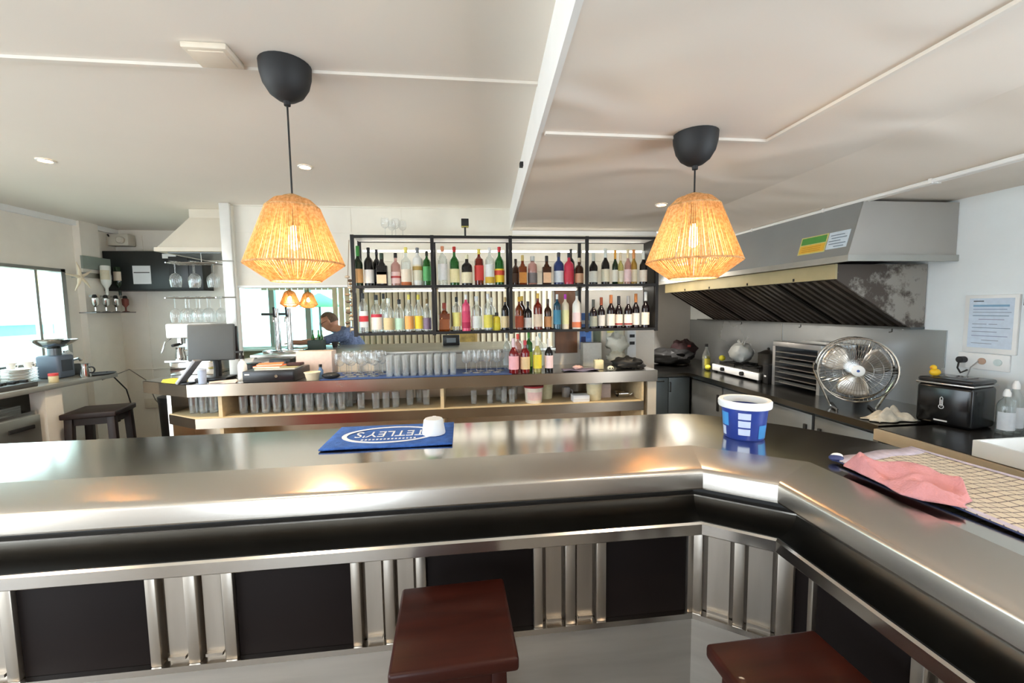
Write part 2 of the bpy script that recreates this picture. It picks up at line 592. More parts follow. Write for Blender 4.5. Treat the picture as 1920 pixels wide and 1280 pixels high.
# room beyond the hatch
struct(MB().box(-4.0, 1.86, 5.4, 7.2, 2.5, 2.56).build('ceiling', CEIL), 'ceiling of the room beyond the hatch')
struct(MB().prism([(-1.99, 4.13), (1.86, 4.13), (1.86, 5.4), (-2.66, 5.4)], 2.5, 2.54).build('ceiling', CEIL, smooth=0), 'ceiling beyond the hatch, near part')
FW = MB()
FW.box(-4.0, 1.86, 7.0, 7.1, 0, 1.02).box(-4.0, 1.86, 7.0, 7.1, 2.08, 2.5).box(-1.7, 1.86, 7.0, 7.1, 1.02, 2.08)
struct(FW.build('wall_back', mat('far_wall', (150, 134, 110), .85), smooth=0), 'far wall beyond the hatch')
fr = struct(MB().box(-4.0, -1.7, 6.98, 7.05, 1.02, 1.06).box(-4.0, -1.7, 6.98, 7.05, 2.04, 2.08).build('window_2', WHITEPAINT))
for x in (-3.98, -3.55, -2.98, -2.44, -1.74):
    MB().box(x - .04, x + .04, 6.97, 7.05, 1.05, 2.06).build('mullion', mat('grey_frame', (176, 176, 170), .5), fr)
for a, b in ((-3.94, -3.59), (-3.51, -3.02), (-2.94, -2.48), (-2.40, -1.78)):
    MB().box(a, b, 7.01, 7.014, 1.06, 2.04).build('pane', glass('teal_pane', (206, 240, 236), 1.0), fr)
MB().box(-4.0, -1.7, 6.9, 7.0, 1.0, 1.03).build('window_sill', WHITEPAINT, fr)
struct(MB().box(-4.02, -3.96, 5.4, 7.1, 0, 2.5).build('wall_left', WALLGREY))

# vertical slat blind of the far room, each slat its own piece
BL = thing('slat_blind', 'cream vertical slat blind hanging beyond the serving hatch', 'blind', (-1.95, 6.6, 0.3))
MB().box(0, 3.7, -.02, .05, 2.17, 2.2).build('head_rail', WHITEPAINT, BL)
SLAT = mat('blind_slat', (234, 220, 190), .7, var=.08)
sl = MB().add([(0, 0, 0), (.066, .022, 0), (.066, .028, 0), (0, .006, 0), (0, 0, 2.17), (.066, .022, 2.17), (.066, .028, 2.17), (0, .006, 2.17)],
              [(3, 2, 1, 0), (4, 5, 6, 7), (0, 1, 5, 4), (1, 2, 6, 5), (2, 3, 7, 6), (3, 0, 4, 7)]).build('slat', SLAT, BL, smooth=0)
for i in range(1, 42):
    share(sl, (i * .0895, 0, 0), BL)
BV = thing('blind_valance', 'short slatted valance over the far windows', 'valance', (-3.0, 6.7, 1.93))
MB().box(0, 1.05, .0, .03, .16, .19).build('head_rail', WHITEPAINT, BV)
for x_ in (.1, .95):
    MB().box(x_ - .006, x_ + .006, .008, .02, .19, .57).build('hanger', WHITEPAINT, BV)
sl = MB().box(0, .08, .005, .012, 0, .16).build('slat', SLAT, BV)
for i in range(1, 12):
    share(sl, (i * .0875, 0, 0), BV)

# terrace seen through the windows
aw = thing('terrace_awning', 'cream yellow awning over the terrace outside the left window', 'awning', (-6.4, 5.4, 0))
MB().add([(-1.6, -1.0, 2.62), (.8, -1.0, 1.9), (.8, 4.2, 1.9), (-1.6, 4.2, 2.62)], [(0, 1, 2, 3)]).build(
    'canopy', mat('awning_cloth', (240, 222, 150), .8, var=.04, sub=.3), aw, solid=.01)
for y in (-.9, 1.0, 4.1):
    MB().box(.74, .80, y - .03, y + .03, 0, 1.9).build('post', WHITEPAINT, aw)
MB().box(.80, .82, -1, 4.2, 1.76, 1.9).build('valance', WHITEPAINT, aw)
pl = thing('pool_wall', 'turquoise painted low wall beyond the terrace', 'wall', (-8.5, 8.2, 0))
MB().box(-.1, .1, .4, 2.6, -.05, 1.22).build('base', WHITEPAINT, pl)
MB().box(-.1, .1, .4, 2.6, 1.22, 1.42).build('panel', mat('turquoise_paint', (130, 206, 212), .6), pl)
MB().box(-.15, .15, .4, 2.6, 1.42, 1.48).build('coping', WHITEPAINT, pl)
ps = thing('green_parasol', 'green parasol on the terrace seen through the far window', 'parasol', (-2.98, 9.2, 0))
MB().lathe([(.42, 1.70), (.25, 1.86), (.03, 1.98)], 8, cap=False).build('canopy', mat('green_cloth', (120, 190, 130), .8), ps, solid=.006)
MB().cyl((0, 0, 0), .025, 1.97, 8).build('pole', DARKSTEEL, ps)
MB().lathe([(.28, 0), (.28, .06), (.05, .1)], 16).build('base', DARKSTEEL, ps)
struct(MB().box(-9, 6, 7.3, 16, -.10, -.03).build('floor', PAVING), 'terrace behind the far windows')
# ------------------------------------------------------------------ the steel bar counter
P0, P1, P2, P3 = (-2.7, 1.205), (0.745, 1.205), (0.905, 1.085), (0.905, -0.9)
def off(d):
    return [(P0[0], P0[1] + d), (P1[0] + d / 3.0, P1[1] + d), (P2[0] + d, P2[1] + d / 2.0), (P3[0] + d, P3[1])]
FAR = [(-2.7, 1.825), (0.97, 1.825), (1.06, 1.80), (1.15, 1.74), (1.23, 1.668), (1.33, 1.56), (1.42, 1.437), (1.475, 1.345), (1.503, 1.26), (1.512, 1.16), (1.512, -0.9)]
BAR = thing('bar_counter', 'long brushed steel bar counter with an angled corner and dark front panels', 'bar counter', (0, 1.5, 0))
MB().prism(off(.1845) + FAR[::-1], 1.062, 1.10).build('countertop', TOPSTEEL, BAR, smooth=0, w=True)
inner = [(-2.7, 1.79), (0.95, 1.79), (1.1, 1.73), (1.3, 1.53), (1.42, 1.36), (1.475, 1.2), (1.475, -.9)]
MB().prism(off(.15) + inner[::-1], 0.0, 1.06).build('body', INNERBAR, BAR, smooth=0, w=True)

def sweep(prof, k, closed=True):
    """loft a (d, z) profile along segment k of the bar front"""
    a = [(off(d)[k] + (z,)) for d, z in prof]
    b = [(off(d)[k + 1] + (z,)) for d, z in prof]
    n = len(prof)
    fs = [(i, (i + 1) % n, n + (i + 1) % n, n + i) for i in range(n if closed else n - 1)]
    if closed:
        fs += [tuple(range(n))[::-1], tuple(range(n, 2 * n))]
    return MB().add(a + b, fs)
roll = [(.181, 1.1015), (.14, 1.0990), (.10, 1.0958), (.06, 1.0918), (.03, 1.0878), (.015, 1.0848), (.006, 1.0812), (.0015, 1.0765), (.0, 1.071),
        (.0, 1.026), (.004, 1.020), (.012, 1.018), (.15, 1.018), (.15, 1.06), (.181, 1.06)]
for k in range(3):
    sweep(roll, k).build('rolled_edge', ROLLSTEEL, BAR, smooth=0.5, w=True)
# lower shelf under the rolled edge: dark recess, cove line, tray and lip
recess = [(.128, .94), (.128, 1.018), (.152, 1.018), (.152, .94)]
cove = [(.114, .944), (.114, .951), (.128, .957), (.128, .944)]
tray = [(.012, .905), (.04, .906), (.07, .911), (.095, .922), (.108, .934), (.114, .946), (.13, .946), (.13, .88), (.012, .88)]
lip = [(.016, .905), (.012, .911), (.006, .911), (.0, .905), (.0, .872), (.004, .868), (.016, .868)]
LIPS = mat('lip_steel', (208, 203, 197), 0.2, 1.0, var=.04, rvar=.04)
TRAYS = mat('darkened_shelf_steel', (88, 84, 78), 0.34, 1.0, var=.05, rvar=.05)  # base colour darkened to stand in for the shelf's dark reflection
for k in range(3):
    sweep(recess, k).build('recess', MATTBLACK, BAR, smooth=0, w=True)
    sweep(cove, k).build('cove', LIPS, BAR, smooth=0, w=True)
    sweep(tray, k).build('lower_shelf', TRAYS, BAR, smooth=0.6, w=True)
    sweep(lip, k).build('shelf_lip', LIPS, BAR, smooth=0.5, w=True)
    sweep([(.015, .868), (.13, .868), (.13, .88), (.015, .88)], k).build('shelf_underside', DULLSTEEL, BAR, smooth=0, w=True)
# panelled front below: dark panels between groups of steel posts and narrow recessed steel panels
PST = mat('panel_steel', (192, 184, 174), 0.34, 1.0, var=.06, stretch=(5, 5, .5), rvar=.06)
ZP0, ZP1 = 0.525, 0.868
def seg_matrix(a, b):
    a, b = Vector((a[0], a[1], 0)), Vector((b[0], b[1], 0))
    u = (b - a).normalized()
    n = Vector((u.y, -u.x, 0))
    return Matrix(((u.x, n.x, 0, a.x), (u.y, n.y, 0, a.y), (u.z, n.z, 1, 0), (0, 0, 0, 1))), (b - a).length
def panel(M, s0, s1, kind):
    m = MB(); m.M = M
    if kind == 'dark':
        m.box(s0, s1, -.03, .0, ZP0, ZP1)
        m.build('dark_panel', DARKPANEL, BAR, w=True, bevel=.002)
    elif kind == 'slit':
        m.box(s0, s1, -.03, -.016, ZP0, ZP1)
        m.build('shaded_reveal', mat('shaded_steel', (112, 104, 96), .4, .9), BAR, w=True)  # shadow of the gaps put into a darker steel colour
    elif kind == 'post':
        m.box(s0, s1, -.03, .014, ZP0, ZP1)
        m.build('post', PST, BAR, w=True, bevel=.003)
    else:
        m.box(s0, s1, -.03, -.004, ZP0, ZP1)
        p = m.build('steel_panel', PST, BAR, w=True)
        m = MB(); m.M = M
        m.box(s0 + .002, s1 - .002, -.004, .008, ZP0 + .012, ZP0 + .022)
        m.build('panel_ledge', PST, p, w=True)
def group(M, s0, w, sgn=1):
    q = w / .25
    for a, b, k in ((0, .03, 'post'), (.03, .044, 'slit'), (.044, .098, 'steel'), (.098, .108, 'slit'), (.108, .142, 'post'), (.142, .152, 'slit'),
                    (.152, .206, 'steel'), (.206, .216, 'slit'), (.216, .25, 'post')):
        panel(M, s0 + a * q, s0 + b * q, k)
q = off(.12)
M0, L0 = seg_matrix(q[0], q[1])
x0 = q[0][0]
for d0, d1 in ((-2.51, -2.16), (-1.915, -1.565), (-1.32, -.967), (-.72, -.372), (-.137, .216), (.467, .762)):
    panel(M0, d0 - x0, d1 - x0, 'dark')
for g0, g1 in ((-2.16, -1.915), (-1.565, -1.32), (-.967, -.72), (-.372, -.137), (.216, .467)):
    group(M0, g0 - x0, g1 - g0)
panel(M0, .762 - x0, L0, 'post')
M1, L1 = seg_matrix(q[1], q[2])
for a, b, k in ((.005, .035, 'post'), (.035, .05, 'slit'), (.05, .118, 'steel'), (.118, .13, 'slit'), (.13, .162, 'post'), (.162, .172, 'slit'),
                (.172, .240, 'steel'), (.240, .252, 'slit'), (.252, .296, 'post')):
    panel(M1, a * L1 / .3, b * L1 / .3, k)
M2, L2 = seg_matrix(q[2], q[3])
s = 0.0
for w_, k in ((.065, 'dark'), (.018, 'post'), (.27, 'dark'), (.25, 'group'), (.35, 'dark'), (.25, 'group'), (.35, 'dark'), (.25, 'group')):
    if k == 'group':
        group(M2, s, w_)
    else:
        panel(M2, s, s + w_, k)
    s += w_
for k in range(3):
    sweep([(.100, .505), (.100, .525), (.13, .525), (.13, .505)], k).build('ledge_strip', LIPS, BAR, w=True, smooth=0)
    sweep([(.112, .02), (.112, .505), (.14, .505), (.14, .02)], k).build('kick_plate', mat('kick_steel', (196, 190, 182), .3, .75, var=.10, vscale=4, stretch=(.5, .5, 5), rvar=.04), BAR, w=True, smooth=0)

# ------------------------------------------------------------------ bar stools
def stool(name, label, loc, size, h, material, rz=0.0, splay=.0, thick=.035, lw=.018):
    t = thing(name, label, 'stool', loc, rz, 'dark wooden stools')
    s = size / 2
    MB().box(-s, s, -s, s, h - thick, h).build('seat', material, t, bevel=.009, bseg=3)
    a = s - .045
    m = MB()
    for sx, sy in ((-1, -1), (1, -1), (1, 1), (-1, 1)):
        b = lw
        l = MB()
        cx, cy = sx * a, sy * a
        bx_, by_ = sx * (a + splay), sy * (a + splay)
        l.add([(bx_ - b, by_ - b, 0), (bx_ + b, by_ - b, 0), (bx_ + b, by_ + b, 0), (bx_ - b, by_ + b, 0),
               (cx - b, cy - b, h - thick), (cx + b, cy - b, h - thick), (cx + b, cy + b, h - thick), (cx - b, cy + b, h - thick)],
              [(3, 2, 1, 0), (4, 5, 6, 7), (0, 1, 5, 4), (1, 2, 6, 5), (2, 3, 7, 6), (3, 0, 4, 7)])
        l.build('leg', material, t, bevel=.003)
    for sx in (-1, 1):
        MB().box(sx * a - .01, sx * a + .01, -a, a, h - thick - .06, h - thick).build('apron', material, t)
        MB().box(-a, a, sx * a - .01, sx * a + .01, h - thick - .06, h - thick).build('apron', material, t)
        e = a + splay * .6
        MB().box(sx * e - .009, sx * e + .009, -e, e, .28, .31).build('stretcher', material, t)
        MB().box(-e, e, sx * e - .009, sx * e + .009, .22, .25).build('stretcher', material, t)
    return t
stool('bar_stool', 'mahogany bar stool standing before the dark panels, seat seen whole', (-.040, 1.035, 0), .295, .80, MAHOGANY, 0.03, .015)
stool('bar_stool', 'mahogany bar stool in the angle of the bar, cut by the frame', (.705, .735, 0), .29, .80, MAHOGANY, 0.02, .015)
stool('bar_stool', 'near-black wooden stool beside the left work counter', (-3.10, 3.90, 0), .36, .80, DARKWOOD, 0.25, .02, .045, .026)

# ------------------------------------------------------------------ pendant lamps
def pendant(label, loc, zc, s, name='pendant_lamp', n=120, cord=True, power=5.0):
    """loc: centre of the widest ring; zc: ceiling height; s: scale"""
    t = thing(name, label, 'lamp', loc, 0, 'rope pendant lamps')
    zt, rt, rm, rb, zb = .232 * s, .098 * s, .182 * s, .092 * s, -.066 * s
    zt, zd = .220 * s, .262 * s
    def strands(nm, a, b, k, rad):
        m = MB()
        for i in range(k):
            an = 2 * PI * (i + random.uniform(-.18, .18)) / k
            c, s_ = math.cos(an), math.sin(an)
            m.tube([(a[0] * c, a[0] * s_, a[1]), (b[0] * c, b[0] * s_, b[1])], rad, 4, caps=False)
        o = m.build(nm, ROPE, t, smooth=0)
        o['kind'] = 'stuff'
    strands('side_strands', (rt, zt), (rm, 0), n, .0030 * s)
    strands('base_strands', (rm, 0), (rb, zb), n, .0028 * s)
    strands('dome_strands', (.026 * s, zd), (.066 * s, .250 * s), n * 2 // 3, .0030 * s)
    strands('dome_strands', (.066 * s, .250 * s), (rt, zt), n, .0030 * s)
    for r, z in ((rt, zt), (rm, 0), (rb, zb)):
        MB().ring((0, 0, z), r, .004 * s, 40, 'z', 6).build('rim_ring', ROPE, t)
    MB().lathe([(.03 * s, zd - .004), (.034 * s, zd + .004), (.012 * s, zd + .012)], 16).build('top_collar', ROPE, t)
    MB().lathe([(.019, .150 * s), (.021, .16 * s), (.021, .225 * s), (.006, .235 * s)], 14).build('socket', MATTBLACK, t)
    MB().tube([(0, 0, .23 * s), (0, 0, zc - loc[2] - .12)], .0035, 6).build('cord', MATTBLACK, t)
    k = zc - loc[2]
    MB().lathe([(.012, k - .15), (.013, k - .135), (.035, k - .128), (.062, k - .108), (.082, k - .075), (.092, k - .035), (.094, k - .001)], 28).build(
        'ceiling_rose', mat('rose_black', (26, 26, 28), .6, var=.06), t)
    MB().lathe([(.008, .155 * s), (.013, .14 * s), (.021, .105 * s), (.023, .085 * s), (.015, .062 * s), (.0, .055 * s)], 14).build(
        'bulb', emission('warm_bulb', (255, 214, 140), 26), t)
    ld = bpy.data.lights.new('bulb_light', 'POINT')
    ld.energy = power
    ld.color = (1.0, .84, .58)
    ld.shadow_soft_size = .03
    lo = bpy.data.objects.new('bulb_light', ld)
    COL.objects.link(lo)
    lo.parent = t
    lo.location = (0, 0, .03 * s)
    return t
pendant('woven rope pendant lamp hanging in front of the hatch, bigger in view', (-.660, 1.78, 1.79), ZL, 1.0)
pendant('woven rope pendant lamp hanging beside the kitchen hood', (1.029, 1.78, 1.80), ZR, 1.10)
pendant('small distant rope lamp seen under the left pendant, left one of two', (-2.10, 5.42, 1.70), 2.5, .62, n=110, power=1.5)
pendant('small distant rope lamp seen under the left pendant, right one of two', (-2.0, 5.75, 1.69), 2.5, .62, n=110, power=1.5)

# recessed spotlights
def spot(label, x, y, z, power=60, col=(1.0, .82, .58)):
    t = thing('recessed_spotlight', label, 'spotlight', (x, y, z), 0, 'recessed ceiling spotlights')
    MB().lathe([(.044, -.001), (.044, -.006), (.034, -.008), (.031, -.004), (.031, -.001)], 24, cap=False).build('bezel', WHITEPAINT, t)
    MB().lathe([(.0, -.003), (.031, -.003)], 20).build('lens', emission('spot_glow', (255, 232, 190), 14), t)
    ld = bpy.data.lights.new('spot_light', 'SPOT')
    ld.energy = power
    ld.color = col
    ld.spot_size = 1.9
    ld.spot_blend = .6
    ld.shadow_soft_size = .03
    lo = bpy.data.objects.new('spot_light', ld)
    COL.objects.link(lo)
    lo.parent = t
    lo.location = (0, 0, -.02)
    return t
spot('lit ceiling spotlight at the far left of the high ceiling', -2.526, 2.958, ZL)
spot('lit ceiling spotlight just right of the left pendant cord', -1.006, 2.957, ZL)
spot('lit ceiling spotlight left of the right pendant lamp', 1.466, 2.978, ZR)
for k_, (x_, z_) in enumerate(((-2.5, ZL), (-1.0, ZL), (.95, ZR))):
    spot('ceiling spotlight above the stools, %s of three' % ('left', 'middle', 'right')[k_], x_, .35, z_, 24)
spot('added fill spotlight over the kitchen aisle behind the right pendant', 2.15, 4.35, 2.309, 130, (1.0, .95, .88))  # unseen lamp, added to brighten the dim kitchen
v = thing('ceiling_vent', 'small square cream cover plate on the high ceiling', 'vent', (-.885, 1.72, ZL))
MB().box(-.075, .075, -.065, .065, -.022, -.001).build('cover', mat('cream_plastic', (226, 214, 196), .5), v, bevel=.004)
MB().box(-.06, .06, -.05, .05, -.026, -.022).build('plate', mat('cream_plastic', (226, 214, 196), .5), v, bevel=.002)
v = thing('ceiling_sensor', 'small black sensor on the white ceiling step', 'sensor', (beam_x(2.55), 2.55, 2.45))
MB().lathe([(.022, 0), (.022, .02), (.0, .022)], 14).build('dome', MATTBLACK, v)
MB().box(-.02, -.001, -.018, .018, -.002, .024).build('bracket', MATTBLACK, v)
# ------------------------------------------------------------------ back bar counter
BB = thing('back_counter', 'steel back counter with open shelves of glassware below the bottle rack', 'counter', (-.2, 3.7, 0))
top = [(-2.42, 3.60), (-2.12, 3.44), (1.68, 3.44), (1.68, 3.99), (-1.95, 3.99), (-1.95, 4.40), (-2.62, 4.40), (-2.62, 3.72)]
MB().prism(top, 1.03, 1.05).build('worktop', STEEL, BB, smooth=0, w=True)
m = MB()
for a, b in (((-2.62, 3.72), (-2.42, 3.60)), ((-2.42, 3.60), (-2.12, 3.44)), ((-2.12, 3.44), (1.68, 3.44))):
    M_, L_ = seg_matrix(a, b)
    m.M = M_
    m.box(0, L_, -.015, .002, .955, 1.05)
m.M = None
m.build('fascia', mat('fascia_steel', (190, 178, 164), .24, 1.0, var=.1, vscale=2.5, rvar=.08), BB, w=True, smooth=0)
def shelf_board(z, nm):
    p = [(-2.40, 3.66), (-2.08, 3.45), (1.56, 3.45), (1.56, 3.94), (-2.40, 3.94)]
    MB().prism(p, z - .02, z).build(nm, SHELFWOOD, BB, smooth=0, w=True)
    m = MB()
    for a, b in (((-2.40, 3.66), (-2.08, 3.45)), ((-2.08, 3.45), (1.56, 3.45))):
        M_, L_ = seg_matrix(a, b)
        m.M = M_
        m.box(0, L_, -.005, .004, z - .085, z - .006)
    m.M = None
    m.build('shelf_fascia', MATS['fascia_steel'], BB, w=True, smooth=0)
shelf_board(.785, 'shelf')
shelf_board(.46, 'shelf')
MB().box(-2.40, 1.56, 3.93, 3.96, 0, 1.03).build('back_panel', mat('back_steel', (196, 180, 160), .35, 1.0, var=.08, rvar=.06), BB, w=True)
for x in (-1.90, -.185):
    MB().box(x - .014, x + .014, 3.46, 3.93, 0, 1.03).build('divider', SHELFWOOD, BB, w=True)
MB().box(1.54, 1.56, 3.45, 3.96, 0, 1.03).build('end_panel', SHELFWOOD, BB, w=True)
MB().box(1.60, 1.68, 3.46, 3.98, 0, 1.03).build('end_panel', mat('cream_end', (206, 196, 178), .6), BB, w=True)
MB().box(-2.41, -2.38, 3.66, 3.96, 0, 1.03).build('end_panel', STEEL, BB, w=True)
MB().box(-2.60, -1.97, 3.98, 4.38, 0, 1.03).build('rear_base', STEEL, BB, w=True)

# ------------------------------------------------------------------ bottle rack
RX = [-.889, -.243, .419, 1.096, 1.742]
RY0, RY1 = 3.60, 3.86
RZ = [1.405, 1.80, 2.212]
RK = thing('bottle_rack', 'black metal wall rack of eight lit bays holding the bottles', 'rack', (.43, 3.73, 1.385))
for x in RX[:-1] + [1.742]:
    for y in (RY0, RY1 - .02):
        MB().box(x - .014, x + .014, y, y + .02, 1.385, 2.225).build('post', BLACKMETAL, RK, w=True)
for z in RZ:
    MB().box(RX[0], RX[-1], RY0 - .001, RY0 + .019, z - .012, z + .010).build('rail', BLACKMETAL, RK, w=True)
    MB().box(RX[0], RX[-1], RY1 - .02, RY1, z - .012, z + .010).build('rail', BLACKMETAL, RK, w=True)
for z in RZ[:2]:
    for i in range(4):
        MB().box(RX[i] + .014, RX[i + 1] - .014, RY0 + .019, RY1 - .02, z - .010, z).build('shelf', mat('rack_shelf', (46, 40, 36), .4, var=.1), RK, w=True)
MB().box(RX[0], RX[-1], RY0 + .019, RY1 - .02, 2.205, 2.215).build('roof', WHITEPAINT, RK, w=True)
MB().box(1.724, 1.736, RY0 + .02, RY1 - .02, 1.405, 2.205).build('side_panel', BLACKMETAL, RK, w=True)
for i in range(4):
    for z in (1.785, 2.135):
        MB().box(RX[i] + .03, RX[i + 1] - .03, RY1 - .018, RY1 - .002, z - .018, z - .002).build('light_strip', emission('led_strip', (255, 250, 236), 5), RK, w=True)

# ------------------------------------------------------------------ bottles
GL = {
    'clear': glass('bottle_clear', (246, 250, 249), 1.5, body=.10, body_col=(226, 232, 232)),
    'frost': mat('bottle_frosted', (228, 230, 224), .35, var=.04),
    'pinkclear': glass('bottle_pinkish', (230, 196, 190), 1.3, body=.25, body_col=(226, 190, 186)),
    'dark': mat('bottle_dark', (24, 22, 24), .12, var=.1),
    'wine': mat('bottle_wine', (26, 16, 20), .12, var=.1),
    'green': glass('bottle_green', (70, 150, 70), 1.3, body=.35, body_col=(44, 130, 54)),
    'darkgreen': mat('bottle_deep_green', (24, 44, 26), .12, var=.1),
    'amber': glass('bottle_amber', (190, 110, 44), 1.3, body=.35, body_col=(156, 84, 32)),
    'brown': mat('bottle_brown', (62, 34, 20), .14, var=.1),
    'redbrown': glass('bottle_redbrown', (170, 60, 30), 1.3, body=.5, body_col=(132, 44, 24)),
    'red': glass('bottle_red', (190, 40, 44), 1.3, body=.5, body_col=(150, 24, 32)),
    'blue': mat('bottle_blue', (40, 58, 108), .15, var=.1),
    'teal': glass('bottle_teal', (70, 150, 180), 1.3, body=.4, body_col=(40, 104, 130)),
    'pink': mat('bottle_pink', (222, 84, 118), .2, var=.06),
    'rosered': mat('bottle_rosered', (196, 56, 80), .2, var=.06),
    'gold': glass('bottle_gold', (226, 200, 120), 1.3, body=.35, body_col=(206, 172, 88)),
    'paleyellow': glass('bottle_paleyellow', (232, 228, 170), 1.3, body=.3, body_col=(226, 218, 150)),
    'yellow': mat('bottle_yellow', (222, 200, 40), .3, var=.06),
    'cream': mat('bottle_cream', (226, 216, 190), .3, var=.05),
}
def paint(rgb):
    return mat('print_%02x%02x%02x' % rgb, rgb, .55, var=.05, vscale=40)
PROF = {
    'spirit': [(.90, 0), (1, .012), (1, .60), (.93, .66), (.62, .725), (.36, .76), (.31, .80), (.31, .90)],
    'wine': [(.92, 0), (1, .01), (1, .54), (.93, .60), (.62, .67), (.40, .72), (.36, .76), (.36, .92)],
    'tall': [(.90, 0), (1, .01), (1, .68), (.90, .735), (.5, .78), (.33, .82), (.31, .90)],
    'squat': [(.92, 0), (1, .02), (1, .66), (.9, .74), (.5, .80), (.42, .82), (.42, .88)],
    'slim': [(.86, 0), (1, .02), (.94, .45), (1.0, .60), (.82, .68), (.45, .74), (.36, .79), (.34, .9)],
}
def bottle(label, x, y, z, h, r, shape, gl, cap, lab=None, band=None, square=False, zl=(.14, .48), group='bottles on the rack', name='bottle', neck=None):
    t = thing(name, label, 'bottle', (x, y, z), 0, group)
    pr = [(a * r, b * h) for a, b in PROF[shape]]
    seg, rot, k = (20, 0, 1.0)
    if square:
        seg, rot, k = 4, PI / 4, 1.22
    zs = .62 if shape == 'spirit' else .66
    if square:
        b = MB()
        bw = r * .95
        zt = h * .64
        b.box(-bw, bw, -bw * .75, bw * .75, 0, zt)
        body = b
        o = body.build('body', GL[gl], t, bevel=.008, bseg=2)
        MB().lathe([(r * .7, zt - .004), (r * .6, zt + .01), (r * .36, h * .74), (r * .34, h * .86)], 14).build('neck', GL[gl], t)
    else:
        MB().lathe(pr, 18).build('body', GL[gl], t)
    nr = pr[-1][0]
    top = pr[-1][1] if not square else h * .86
    c0 = top - (.012 if shape != 'wine' else h * .17)
    MB().lathe([(nr * 1.12, c0), (nr * 1.15, c0 + .003), (nr * 1.15, h - .003), (nr * 1.0, h)], 14).build('cap', paint(cap), t)
    def wrap(nm, z0, z1, rgb, rr=None):
        if square:
            bw = r * .95 + .0015
            MB().box(-bw * .86, bw * .86, -bw * .75 - .0018, -bw * .75 + .004, z0, z1).build(nm, paint(rgb), t)
        else:
            rr = rr or r
            MB().lathe([(rr + .0012, z0), (rr + .0012, z1)], 16, a0=PI * 1.5 - 1.75, a1=PI * 1.5 + 1.75, cap=False).build(nm, paint(rgb), t)
    if lab:
        wrap('label', zl[0] * h, zl[1] * h, lab)
    if band:
        a, b, rgb = band
        wrap('label_band', a * h, b * h, rgb, r + .0012)
    if neck:
        MB().lathe([(nr * 1.06, h * .80), (nr * 1.06, c0 + .002)], 14, cap=False).build('neck_foil', paint(neck), t)
    return t

W, CR, BK = (228, 228, 226), (228, 216, 188), (24, 24, 26)
